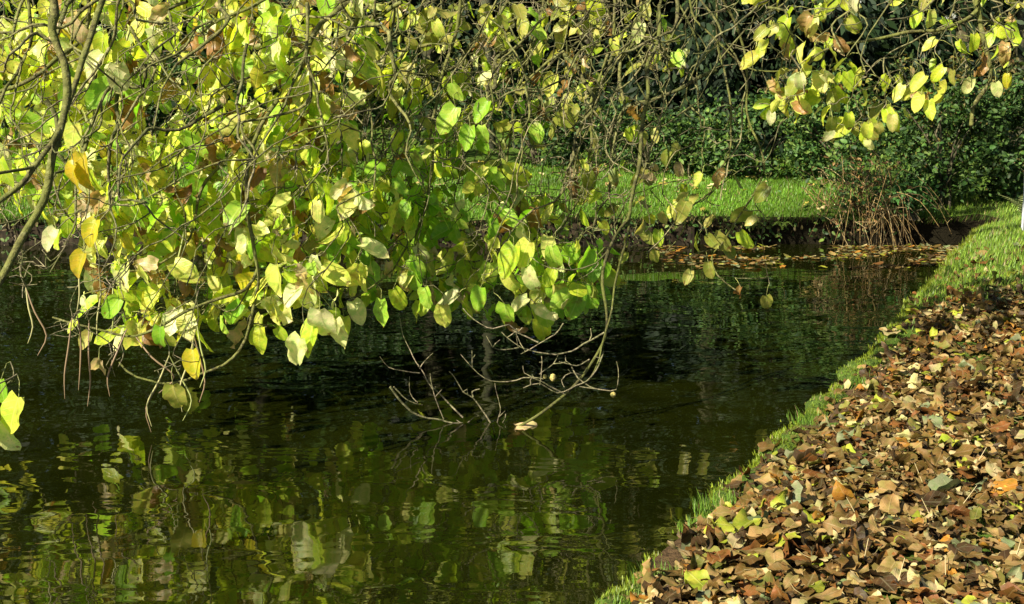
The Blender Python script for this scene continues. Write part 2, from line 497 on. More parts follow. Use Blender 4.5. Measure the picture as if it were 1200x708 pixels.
# ------------------------------------------------------------------ grass
BL_V = np.array([(-.5, 0, 0), (.5, 0, 0), (.38, .22, .5), (-.38, .22, .5), (0, .62, 1.0)])
BL_Q = np.array([[0, 1, 2, 3]]); BL_T = np.array([[3, 2, 4]])
def blades(mb, p, h, wd, col, lean=None):
    """p (N,3) roots"""
    n = len(p)
    a = rng.uniform(0, 6.283, n); ca, sa = np.cos(a), np.sin(a)
    l = rng.uniform(0.1, 1.2, n) * h
    M = np.zeros((n, 3, 3))
    M[:, 0, 0] = ca * wd; M[:, 1, 0] = sa * wd
    M[:, 0, 1] = -sa * l; M[:, 1, 1] = ca * l
    M[:, 2, 2] = h
    if lean is not None:
        M[:, 0, 2] += lean[0] * h; M[:, 1, 2] += lean[1] * h
    v = (np.einsum('nij,vj->nvi', M, BL_V) + p[:, None]).reshape(-1, 3)
    c = np.repeat(col, 5, axis=0)
    o = (np.arange(n) * 5)[:, None, None]
    n0 = mb.n
    mb.add(v, (BL_Q[None] + o).reshape(-1, 4), c)
    mb.f[3].append((BL_T[None] + o).reshape(-1, 3) + n0)

def grass_cols(n, base=(0.085, 0.16, 0.02), var=0.35, dry=0.06):
    c = np.array(base)[None] * rng.uniform(1 - var, 1 + var, (n, 1)) * rng.uniform(.9, 1.1, (n, 3))
    d = rng.random(n) < dry
    c[d] = np.array([0.30, 0.24, 0.10]) * rng.uniform(.6, 1.2, (d.sum(), 1))
    return c

# line between the grassy lip and the leaf litter, as picture directions on the ground
line_px = np.array([(742, 708), (818, 635), (890, 572), (945, 520), (990, 474), (1040, 425), (1072, 392), (1095, 362), (1130, 345), (1175, 338), (1260, 345)])
line_w = np.array([G(u, v, 0)[:2] for u, v in line_px])
def litter_mask(p):
    """about 1 inside the leaf litter, 0 in the grass"""
    q = np.c_[p, np.zeros(len(p))]
    u, v, Z = proj(q)
    jit = np.array([mnoise.noise((a * 3, b * 3, 8)) for a, b in p]) * 24
    vb = np.interp(u + jit, line_px[:, 0], line_px[:, 1])
    s = (v - vb + jit * .6) / 14
    s = np.where(u < line_px[0, 0], -1, s)
    near = np.linalg.norm(p, axis=1) < 3.6
    s = np.where(near, (p[:, 0] - np.interp(p[:, 1], [1.5, 3.9], [-0.1, 0.40])) / .06, s)
    return np.clip(s, 0, 1)

mb = MB()
# right bank
n = 60000
p = np.stack([rng.uniform(-0.3, 5.5, n), rng.uniform(2.5, 12.9, n)], 1)
u_, v_, Z_ = proj(np.c_[p, np.zeros(n)])
keep = (Z_ > 2) & (u_ < 1300) & (v_ < 760) & ~in_pond(p)
p = p[keep]; d = edge_dist(p)
lm = litter_mask(p)
patch = np.array([mnoise.noise((a * 1.1, b * 1.1, 21)) for a, b in p])
prob = np.where(lm < .5, 1.0, np.where(patch > 0.33, .55, 0.015))
prob *= np.where((lm < .5) & (np.linalg.norm(p, axis=1) < 9), np.where(np.array([mnoise.noise((a * 2.6, b * 2.6, 31)) for a, b in p]) > 0.10, .7, .03), 1)
k = rng.random(len(p)) < prob
p, d = p[k], d[k]
h = rng.uniform(.015, .04, len(p)) * np.where(p[:, 1] > 8.5, 1.6, 1)
blades(mb, np.c_[p, ground_z(p, d) - .005], h, rng.uniform(.0035, .006, len(p)) * np.where(p[:, 1] > 8, 1.5, 1), grass_cols(len(p), (0.12, 0.20, 0.025)), lean=(0.1, 0))
n = 45000
p = np.stack([rng.uniform(0.8, 5.6, n), rng.uniform(8.6, 14.2, n)], 1); p = p[(p[:, 1] < 13.1) | (p[:, 0] > 3.7)]
p = p[~in_pond(p)]; d = edge_dist(p)
k = (litter_mask(p) < .6) | (rng.random(len(p)) < .05); p, d = p[k], d[k]
blades(mb, np.c_[p, ground_z(p, d) - .005], rng.uniform(.03, .07, len(p)), rng.uniform(.006, .010, len(p)), grass_cols(len(p), (0.20, 0.31, 0.035), .35, .1), lean=(0.1, 0))  # end of the bank: sunlight put into a brighter blade green
# moss and short turf creeping over the near edge and its stones
n = 60000
i = np.where((dense[:, 1] > 2.6) & (dense[:, 1] < 12.5) & (dense[:, 0] > -.4) & (dense[:, 0] > -3 + dense[:, 1] * .3))[0]
i = i[dense[i, 1] < far_y - .3]
q = dense[rng.choice(i, n)] + np.stack([np.abs(rng.normal(0, .07, n)) - .03, rng.normal(0, .04, n)], 1)
k = np.array([mnoise.noise((a * 2.3, b * 2.3, 61)) for a, b in q]) > -.12 - .3 * (q[:, 1] > 8.5)
q = q[k]; n = len(q)
blades(mb, np.c_[q, ground_z(q) - .012 - .035 * rng.random(n)], rng.uniform(.008, .024, n) * np.where(q[:, 1] > 8.5, 1.6, 1), rng.uniform(.004, .007, n), grass_cols(n, (.20, .26, .02), .35, .05), lean=(-.2, 0))
# far bank lawn
n = 170000
p = np.stack([rng.uniform(-15, 3.4, n), far_y - .02 + 3.4 * rng.random(n) ** 1.3], 1)
p = p[~in_pond(p)]; d = edge_dist(p)
tone = np.array([mnoise.noise((a * .8, b * 1.6, 40)) for a, b in p])
c = grass_cols(len(p), (0.13, 0.26, 0.02), .3, .06) * (1 + 0.7 * tone[:, None])
blades(mb, np.c_[p, ground_z(p, d) - .01], rng.uniform(.025, .06, len(p)), rng.uniform(.006, .010, len(p)), c)
# grass hanging over the lip of the far bank
n = 4200
i = np.where((dense[:, 1] > far_y - .5) & (dense[:, 0] > -14))[0]
q = dense[rng.choice(i, n)] + rng.normal(0, .035, (n, 2))
blades(mb, np.c_[q, ground_z(q) - .02 - .05 * rng.random(n)], rng.uniform(.03, .09, n), rng.uniform(.006, .010, n), grass_cols(n, (0.06, 0.11, 0.015), .4, .25), lean=(0, -1.0))
tag(mb.build('grass', M_grass), 'short bright green grass on the pond banks', 'grass', None, 'stuff')

# ------------------------------------------------------------------ generic plants
def scatter_leaves(mb, cen, size, cols, tmpl=SMALL, up=0.6, out_from=None, down=0.0):
    n = len(cen)
    Y = rng.normal(size=(n, 3)); Y[:, 2] = Y[:, 2] * .6 - down
    Z = rng.normal(size=(n, 3)) * .8; Z[:, 2] += up
    if out_from is not None: Z += norm(cen - out_from) * .8
    M = frames(Y, Z) * (size * rng.uniform(.6, 1.35, n))[:, None, None]
    which = rng.integers(0, len(tmpl), n)
    for k in range(len(tmpl)):
        s = which == k
        mb.inst(*tmpl[k], M[s], cen[s], cols[s])

def palette(n, cols, var=.25, p=None):
    cols = np.array(cols)
    return cols[rng.choice(len(cols), n, p=p)] * rng.uniform(1 - var, 1 + var, (n, 1))

def clumped(n, c, r, k, spread, shell=.55, floor=None):
    """points in uneven clumps filling an ellipsoid c, r"""
    dirs = norm(rng.normal(size=(k, 3)))
    cl = np.array(c) + dirs * np.array(r) * (shell + (1 - shell) * rng.random((k, 1))) * rng.uniform(.75, 1.12, (k, 1))
    wts = rng.gamma(2.0, 1, k); wts /= wts.sum()
    idx = rng.choice(k, n, p=wts)
    q = cl[idx] + rng.normal(size=(n, 3)) * spread * rng.uniform(.5, 1.4, k)[idx][:, None]
    if floor is not None: q[:, 2] = np.where(q[:, 2] < floor, floor + np.abs(rng.normal(0, .12, n)), q[:, 2])
    return q

def shrub(name, label, cat, base, r, n, size, cols, group=None, k=40, spread=.14, mat=None, pcol=None, down=.2):
    base = np.array([*base, float(ground_z(np.array([base]))[0])])
    root = empty(name, base)
    tag(root, label, cat, group)
    c = base + np.array([0, 0, r[2] * .95])
    mb = MB()
    n = int(n * .95); size *= 1.15; k = int(k * .9)
    pts = clumped(n, c, r, k, spread * .60, .6, base[2] + .03)
    scatter_leaves(mb, pts, size, palette(n, cols, .3, pcol), up=.7, out_from=c, down=down)
    mb.build('foliage', mat or M_shrub, root)
    st = MB()
    for _ in range(9):
        e = c + norm(rng.normal(size=3)) * np.array(r) * .8
        e[2] = max(e[2], base[2] + r[2] * .5)
        m_ = (base + e) / 2 + np.array([*(e - base)[:2] * -.2, .1 * r[2]])
        cc = catmull([base + np.array([*rng.normal(0, .06, 2), -.03]), m_, e], .12)
        tube(st, cc, np.linspace(.016, .004, len(cc)), (.10, .08, .05), 5)
    st.build('stem', M_trunk, root)
    return root

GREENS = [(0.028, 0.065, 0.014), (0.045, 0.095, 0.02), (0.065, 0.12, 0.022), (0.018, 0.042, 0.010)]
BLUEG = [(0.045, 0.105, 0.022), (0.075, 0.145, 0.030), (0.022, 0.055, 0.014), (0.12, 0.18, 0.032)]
def gx(u, d): return (u - CX) / F_PX * d
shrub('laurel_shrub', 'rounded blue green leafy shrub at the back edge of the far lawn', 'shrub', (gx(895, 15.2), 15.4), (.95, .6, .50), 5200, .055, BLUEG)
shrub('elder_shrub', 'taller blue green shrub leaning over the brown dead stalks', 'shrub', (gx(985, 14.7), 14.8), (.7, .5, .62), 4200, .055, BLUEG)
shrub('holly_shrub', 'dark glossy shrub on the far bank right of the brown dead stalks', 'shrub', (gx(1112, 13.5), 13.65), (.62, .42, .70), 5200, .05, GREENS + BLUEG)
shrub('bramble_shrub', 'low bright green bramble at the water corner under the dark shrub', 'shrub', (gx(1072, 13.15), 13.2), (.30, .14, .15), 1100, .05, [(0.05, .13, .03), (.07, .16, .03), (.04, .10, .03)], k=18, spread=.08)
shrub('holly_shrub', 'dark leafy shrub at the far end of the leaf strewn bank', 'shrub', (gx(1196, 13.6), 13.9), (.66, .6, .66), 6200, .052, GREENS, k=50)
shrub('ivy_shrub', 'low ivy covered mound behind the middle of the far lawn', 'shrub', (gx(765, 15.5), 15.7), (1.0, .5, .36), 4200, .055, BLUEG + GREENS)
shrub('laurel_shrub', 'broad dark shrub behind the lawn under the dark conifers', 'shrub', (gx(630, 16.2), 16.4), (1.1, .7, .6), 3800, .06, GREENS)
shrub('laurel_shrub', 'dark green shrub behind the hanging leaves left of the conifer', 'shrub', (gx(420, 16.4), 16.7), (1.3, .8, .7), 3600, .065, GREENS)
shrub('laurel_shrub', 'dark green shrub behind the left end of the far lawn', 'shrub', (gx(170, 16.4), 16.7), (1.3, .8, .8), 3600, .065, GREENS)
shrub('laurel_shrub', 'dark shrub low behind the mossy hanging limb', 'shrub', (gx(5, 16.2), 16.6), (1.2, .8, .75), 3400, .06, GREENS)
shrub('autumn_shrub', 'yellow and brown leaved undergrowth high behind the dark bank shrubs', 'shrub', (gx(1095, 15.8), 16.0), (.9, .6, .80), 2200, .06, [(0.05, .08, .015), (.16, .11, .03), (.22, .2, .03), (.03, .05, .015)])
shrub('autumn_shrub', 'sparse brown undergrowth below the tree trunks beyond the path end', 'shrub', (gx(1195, 16), 16.2), (1.0, .7, .85), 2200, .06, [(0.05, .07, .015), (.12, .09, .03), (.03, .05, .015)])

# dead stalks: brown arching bramble heap at the water's edge
root_p = np.array([gx(1035, 13.12), 13.12, -.16])
root = empty('dead_bramble', root_p)
tag(root, 'heap of brown dead stalks drooping to the water on the far bank', 'dead plant')
mb = MB()
knots = [(-.40, .48, .50), (-.20, .36, .74), (-.06, .28, .66), (.04, .18, .52), (.14, .10, .36)]
for k in range(120):
    kx, ky, kz = knots[rng.integers(len(knots))]
    b = root_p + np.array([kx * .7 + rng.normal(0, .10), ky + .15 + rng.normal(0, .1), rng.uniform(0, .1)])
    top = root_p + np.array([kx + rng.normal(0, .13), ky + rng.normal(-.08, .12), kz * rng.uniform(.30, 1.2)])
    end = top + np.array([rng.normal(.09, .21), rng.uniform(-.38, .05), -rng.uniform(.2, 1.15) * kz * 1.2])
    end[2] = max(end[2], -.29)
    c = catmull([b, top - (top - b) * .3 + rng.normal(0, .03, 3), top, (top + end) / 2 + np.array([0, -.06, .08]), end], .12)
    tube(mb, c, np.linspace(rng.uniform(.002, .006), .0015, len(c)), np.array([(.34, .21, .07), (.44, .29, .10), (.20, .12, .045), (.56, .42, .20), (.14, .09, .04)][rng.integers(5)]) * rng.uniform(.6, 1.1), 4)
mb.build('stalks', M_dead, root)
mb = MB()
pts = root_p + np.stack([rng.normal(-.12, .22, 170), rng.normal(.1, .2, 170), rng.uniform(.0, .75, 170)], 1)
scatter_leaves(mb, pts, .045, palette(170, [(.2, .1, .04), (.3, .16, .06), (.06, .11, .03), (.14, .08, .04)], .3), DRY[:4])
mb.build('withered_leaves', M_litter, root)
mb = MB()
pts = root_p + np.stack([rng.normal(-.15, .28, 420), rng.normal(.22, .16, 420), rng.uniform(.25, .85, 420)], 1)
scatter_leaves(mb, pts, .06, palette(420, BLUEG, .3), up=.6, down=.3)
mb.build('green_leaves', M_shrub, root)

# ------------------------------------------------------------------ background trees
SPRAY_V = np.array([(-.10, 0, 0), (.10, 0, 0), (.22, .5, -.03), (-.22, .5, -.03), (.03, 1.0, -.12), (-.03, 1.0, -.12)])
SPRAY_F = np.array([[0, 1, 2, 3], [3, 2, 4, 5]]); SPRAY_UV = np.zeros((6, 2))
def conifer(label, x, y, h, r, n, cols, name='conifer_tree', lo=.2, group='dark trees behind the pond', trunk_r=.16):
    z0 = float(ground_z(np.array([(x, y)]))[0])
    root = empty(name, (x, y, z0))
    tag(root, label, 'tree', group)
    base = np.array([x, y, z0])
    mb = MB(); tk = MB()
    c = catmull([base - [0, 0, .1], base + [rng.normal(0, .1), 0, h * .5], base + [rng.normal(0, .15), 0, h]], .5)
    tube(tk, c, np.linspace(trunk_r, .03, len(c)), (.035, .028, .018), 8)
    nb_ = 130; n = int(n * 2.1)
    per = n // nb_
    for k in range(nb_):
        t = lo + (1 - lo) * rng.random() ** 1.1
        zc = z0 + h * t
        a = rng.uniform(0, 6.283); rr = r * (1 - .75 * max(0, (t - .3) / .7)) * rng.uniform(.65, 1.15)
        e = np.array([x + math.cos(a) * rr, y + math.sin(a) * rr, zc - rr * .28 - .1])
        s = np.array([x, y, zc + .1])
        tt = rng.random(per) ** .6
        q = s + (e - s) * tt[:, None] + np.array([0, 0, .35]) * (tt * (1 - tt))[:, None] * rr
        q += rng.normal(size=(per, 3)) * np.array([.22, .22, .12]) * (.4 + tt[:, None]) * (.7 + .1 * r)
        Y = (e - s)[None] * .6 + rng.normal(size=(per, 3)) * rr * .5; Y[:, 2] -= .5 * rr
        Z = rng.normal(size=(per, 3)) * .6; Z[:, 2] += .7
        M = frames(Y, Z) * rng.uniform(.09, .20, per)[:, None, None]
        mb.inst(SPRAY_V, SPRAY_F, SPRAY_UV, M, q, palette(per, cols, .35))
        if k % 3 == 0:
            cc = np.array([s, (s + e) / 2 + [0, 0, .08], e]); tube(tk, catmull(cc, .4), np.linspace(.03, .008, len(catmull(cc, .4))), (.06, .045, .03), 4)
    tk.build('trunk', M_trunk, root)
    mb.build('crown', M_dark, root)

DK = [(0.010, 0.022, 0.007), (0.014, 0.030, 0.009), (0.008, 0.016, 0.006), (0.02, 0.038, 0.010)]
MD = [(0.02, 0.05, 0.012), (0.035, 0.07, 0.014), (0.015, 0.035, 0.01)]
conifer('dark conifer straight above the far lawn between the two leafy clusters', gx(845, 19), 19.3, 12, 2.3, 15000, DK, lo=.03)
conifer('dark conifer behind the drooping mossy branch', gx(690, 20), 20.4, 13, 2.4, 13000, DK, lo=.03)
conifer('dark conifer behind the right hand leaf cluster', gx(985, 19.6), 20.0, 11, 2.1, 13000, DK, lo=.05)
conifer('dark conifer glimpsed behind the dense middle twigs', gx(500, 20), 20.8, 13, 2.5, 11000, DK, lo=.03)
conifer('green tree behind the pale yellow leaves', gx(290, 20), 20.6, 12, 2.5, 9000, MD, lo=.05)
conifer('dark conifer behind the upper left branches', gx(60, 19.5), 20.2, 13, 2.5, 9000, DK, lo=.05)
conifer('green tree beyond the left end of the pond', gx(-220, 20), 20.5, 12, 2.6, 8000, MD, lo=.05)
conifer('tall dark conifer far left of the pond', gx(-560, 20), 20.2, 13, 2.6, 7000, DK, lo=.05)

def trunk_tree(label, u, d, h, r, n, col, ivy=0):
    x, y = gx(u, d), d
    z0 = float(ground_z(np.array([(x, y)]))[0]); base = np.array([x, y, z0])
    root = empty('woodland_tree', base); tag(root, label, 'tree', 'bare trunked trees at the path end')
    tk = MB()
    top = base + [rng.normal(0, .4), rng.normal(0, .3), h]
    c = catmull([base - [0, 0, .2], base + [rng.normal(0, .08), 0, h * .3], base + [rng.normal(0, .2), 0, h * .65], top], .4)
    tube(tk, c, np.linspace(r, r * .3, len(c)), col, 9)
    for k in range(16):
        s = c[int(len(c) * rng.uniform(.25, .95))]
        e = s + np.array([rng.normal(0, 1.0), rng.normal(0, .8), rng.uniform(.2, 1.6)])
        cc = catmull([s, (s + e) / 2 + rng.normal(0, .15, 3), e], .3)
        tube(tk, cc, np.linspace(r * .3, .008, len(cc)), col, 5)
    tk.build('trunk', M_trunk, root)
    mb = MB()
    pts = clumped(n, base + [0, 0, h * .7], (1.6, 1.4, h * .4), 40, .4)
    scatter_leaves(mb, pts, .10, palette(n, [(.05, .07, .015), (.12, .10, .02), (.03, .05, .012)], .3))
    mb.build('crown', M_shrub, root)
trunk_tree('slim brown trunk behind the right hand mossy stem', 1120, 19.5, 10, .11, 1500, (.10, .075, .04))
trunk_tree('grey trunk near the right edge below the patch of blue sky', 1188, 21, 10, .10, 900, (.09, .075, .055))
trunk_tree('dark slender trunk between the brown trunk and the grey trunk', 1152, 22, 10, .09, 900, (.06, .05, .035))
trunk_tree('pale ivy clad trunk behind the middle of the lawn', 574, 18.6, 10, .09, 900, (.05, .05, .03))

# far wood closing the view
mb = MB()
n = 60000
x = rng.uniform(-36, 26, n); y = rng.uniform(25, 31, n); z = 21 * rng.random(n) ** .85
u_, v_, Z_ = proj(np.stack([x, y, z], 1))
gap = (u_ > 1158) & (u_ < 1184) & (v_ < 20) & (v_ > -40) & (rng.random(n) < .8)
gap |= (rng.random(n) < .1) & (np.array([mnoise.noise((a * .35, b * .35, 9)) for a, b in zip(x, z)]) > .28) & (z > 4)
k = ~gap & ~((x > 8) & (z > 3.2) & (rng.random(n) < .25))
q = np.stack([x, y, z], 1)[k]
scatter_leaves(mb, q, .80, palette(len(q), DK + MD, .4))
tag(mb.build('woodland', M_dark), 'dark wood far behind the pond', 'wood', None, 'stuff')

# ------------------------------------------------------------------ far bank edging, small plants, post, fern
xs = np.arange(-13, 1.75, .035)
mb = MB()
fe = dense[(dense[:, 1] > far_y - .8) & (dense[:, 0] > -14) & (dense[:, 0] < corner[0] - .2)]; fe = fe[np.argsort(fe[:, 0])]
yy = np.interp(xs, fe[:, 0], fe[:, 1]) - .03 + .015 * ((np.floor(xs / .14) % 2))
zt = -.11 + .05 * np.array([mnoise.noise((math.floor(a / .14) * 3.1, 2, 0)) for a in xs])
n = len(xs)
V = np.concatenate([np.c_[xs, yy, zt], np.c_[xs, yy, np.full(n, -.7)], np.c_[xs, yy + .05, zt], np.c_[xs, yy + .05, np.full(n, -.7)]])
i = np.arange(n - 1)
mb.add(V, np.concatenate([np.stack([i, i + n, i + n + 1, i + 1], 1), np.stack([i, i + 1, i + 2 * n + 1, i + 2 * n], 1), np.stack([i + 2 * n, i + 2 * n + 1, i + 3 * n + 1, i + 3 * n], 1)]), (.1, .1, .1))
tag(mb.build('timber_edging', plain_mat('shaded_timber', (.030, .021, .011), (.010, .008, .004), 18), smooth=False), 'dark weathered upright boards holding the far bank above the water', 'edging')  # boards coloured darker to carry the shade of the bank face

mb = MB(); n = 3000
i = np.where((dense[:, 1] > far_y - .5) & (dense[:, 0] > -6) & (dense[:, 0] < 3.6))[0]
q = dense[rng.choice(i, n)]
kk_ = np.array([mnoise.noise((a * 1.6, 3, 71)) for a in q[:, 0]]) + .35 * rng.normal(size=n) > -.05
q = q[kk_]; n = len(q)
scatter_leaves(mb, np.c_[q[:, 0], q[:, 1] - .03 - .05 * rng.random(n), -.03 - .22 * rng.random(n) ** 1.4], .05, palette(n, GREENS + [(.12, .17, .03), (.10, .07, .03)], .3), up=.3, down=.5)
tag(mb.build('bank_weeds', M_shrub), 'small weeds and ivy hanging on the dark face of the far bank', 'weeds', None, 'stuff')

def frond_plant(name, label, cat, base, nf, length, col, arch=.5, pin=.3, group=None):
    base = np.asarray(base, float)
    root = empty(name, base); tag(root, label, cat, group)
    for k in range(nf):
        a = 6.283 * k / nf + rng.uniform(-.4, .4); l = length * rng.uniform(.7, 1.15)
        d = np.array([math.cos(a), math.sin(a), 0])
        c = catmull([base, base + d * l * .35 + [0, 0, l * .55], base + d * l * .8 + [0, 0, l * arch]], .03)
        mb = MB()
        tube(mb, c, np.linspace(.004, .0015, len(c)), np.array(col) * .8, 4)
        T = norm(np.gradient(c, axis=0)); side = norm(np.cross(T, [0, 0, 1.0]))
        for s in (-1, 1):
            t = np.linspace(0, 1, len(c)); ln = l * pin * np.sin(math.pi * (t * .85 + .12)) 
            Y = side * s + T * .45
            M = frames(Y, np.cross(side, T) + 0 * Y) * ln[:, None, None]
            mb.inst(SPRAY_V * np.array([.30, 1, 1]), SPRAY_F, SPRAY_UV, M, c, np.tile(np.array(col), (len(c), 1)) * rng.uniform(.8, 1.2, (len(c), 1)))
        mb.build('frond', M_grass, root)
fp = np.array([gx(1216, 11.9), 11.9, 0]); fp[2] = ground_z(fp[None, :2])[0]
frond_plant('fern', 'pale green fern beside the white post at the right edge', 'fern', fp, 9, .44, (.26, .30, .10), .75)
for (u, v, lab) in ((918, 270, 'bright green fern on the face of the far bank below the lawn'), (868, 258, 'small fern on the far bank left of the bright fern')):
    b = G(u, v, -.14); b[1] = far_y - .05
    frond_plant('fern', lab, 'fern', b, 8, .17, (.13, .20, .03), .3)
# white post
pd = 11.7
pp = np.array([gx(1202.5, pd), pd, 0]); pp[2] = ground_z(pp[None, :2])[0]
root = empty('sign_post', pp); tag(root, 'thin grey post with a white plate at the right edge of the grass', 'sign')
def box(mb, c, s, col=(.5, .5, .5), bev=0):
    c = np.array(c); s = np.array(s) / 2
    v = np.array([(a, b, d) for a in (-1, 1) for b in (-1, 1) for d in (-1, 1)]) * s + c
    mb.add(v, [[0, 1, 3, 2], [4, 6, 7, 5], [0, 4, 5, 1], [2, 3, 7, 6], [0, 2, 6, 4], [1, 5, 7, 3]], col)
mb = MB(); tube(mb, [pp - [0, 0, .1], pp + [0, 0, .2], pp + [0, 0, .66]], .012, (.4, .42, .44), 8); mb.build('post', plain_mat('grey_metal', (.42, .44, .46), (.3, .31, .33), 30, .5), root)
mb = MB(); box(mb, pp + np.array([.03, -.018, .56]), (.10, .008, .14)); mb.build('plate', plain_mat('white_plate', (.8, .8, .8), (.7, .7, .68), 10, .4), root, smooth=False)

# ------------------------------------------------------------------ the catalpa
TP = np.array([4.7, 6.0, 0.0])
tree = empty('catalpa_tree', TP)
tag(tree, 'large catalpa with mossy drooping branches and yellow green leaves hanging over the pond', 'tree')

MOSS = np.array((.125, .12, .035)); TWIGC = np.array((.105, .10, .035)); PALE = np.array((.33, .27, .17))
nodes_p, nodes_t, nodes_r = [], [], []      # the branch network, for growing twigs
def register(c, r):
    T = norm(np.gradient(c, axis=0))
    nodes_p.extend(c); nodes_t.extend(T); nodes_r.extend(np.broadcast_to(r, (len(c),)))

def wiggle(c, amp, sc=4.0, seed=0):
    o = np.array([[mnoise.noise((p[0] * sc + seed, p[1] * sc, p[2] * sc + k * 17)) for k in range(3)] for p in c])
    f = np.minimum(1, np.minimum(np.arange(len(c)), np.arange(len(c))[::-1]) / 3)
    return c + o * amp * f[:, None]

# trunk and boughs (above and right of the frame, seen only in the water and as shade)
mb = MB()
c = catmull([TP - [0, 0, .2], TP + [0, 0, .6], TP + [-.15, .05, 1.5], TP + [-.3, .1, 2.4]], .2)
tube(mb, c, np.linspace(.27, .17, len(c)) + .12 * np.exp(-np.arange(len(c)) * .8), MOSS, 14)
mb.build('trunk', M_bark, tree)
top = c[-1]
boughs = [
    ([top, (3.5, 6.6, 3.7), (1.8, 7.3, 4.5), (-.4, 7.4, 4.7), (-2.4, 7.2, 4.3), (-4.5, 6.8, 3.5), (-5.6, 6.4, 2.6)], .12, .025),
    ([top, (3.6, 7.4, 3.8), (2.1, 8.6, 4.4), (.2, 9.2, 4.4), (-1.8, 9.3, 3.9), (-3.8, 9.0, 3.2)], .11, .025),
    ([top, (3.8, 7.1, 2.9), (3.2, 7.7, 2.9), (2.8, 7.8, 2.5)], .07, .02),
    ([top, (3.2, 5.4, 3.6), (1.2, 5.3, 4.2), (-1.0, 5.4, 4.0), (-2.8, 5.4, 3.3)], .09, .02),
]
for pts_, r0, r1 in boughs:
    c = wiggle(catmull(pts_, .12), .08, 1.5)
    r = np.linspace(r0, r1, len(c))
    mb = MB(); tube(mb, c, r, MOSS, 9); mb.build('bough', M_bark, tree)
    register(c, r)

def add_limb(px, r0, r1, name='limb', connect=True, amp=.018, col=MOSS, thing=None, step=.05):
    """px: list of (u, v, Z): a limb in 3-D, joined by its upper end to the nearest bough"""
    pts_ = [P(*q) for q in px]
    if connect:
        a = np.array(pts_[0]); NP = np.array(nodes_p)
        dv = NP - a; dist = np.linalg.norm(dv, axis=1) + np.where(dv[:, 2] < .3, 3, 0)
        k = int(np.argmin(dist)); b = NP[k]
        m1 = a + (b - a) * .5 + np.array([0, 0, .05]) + (np.array(pts_[0]) - np.array(pts_[1])) * .4
        pts_ = [b, m1] + pts_
    c = wiggle(catmull(pts_, step), amp, 5, rng.uniform(0, 50))
    r = np.linspace(r0, r1, len(c)) * (1 + .20 * np.array([mnoise.noise((i * .43, r0 * 99, 1)) for i in range(len(c))]))
    mb = MB(); tube(mb, c, r, col, 8)
    mb.build(name, M_bark, tree)
    register(c, r)
    return c

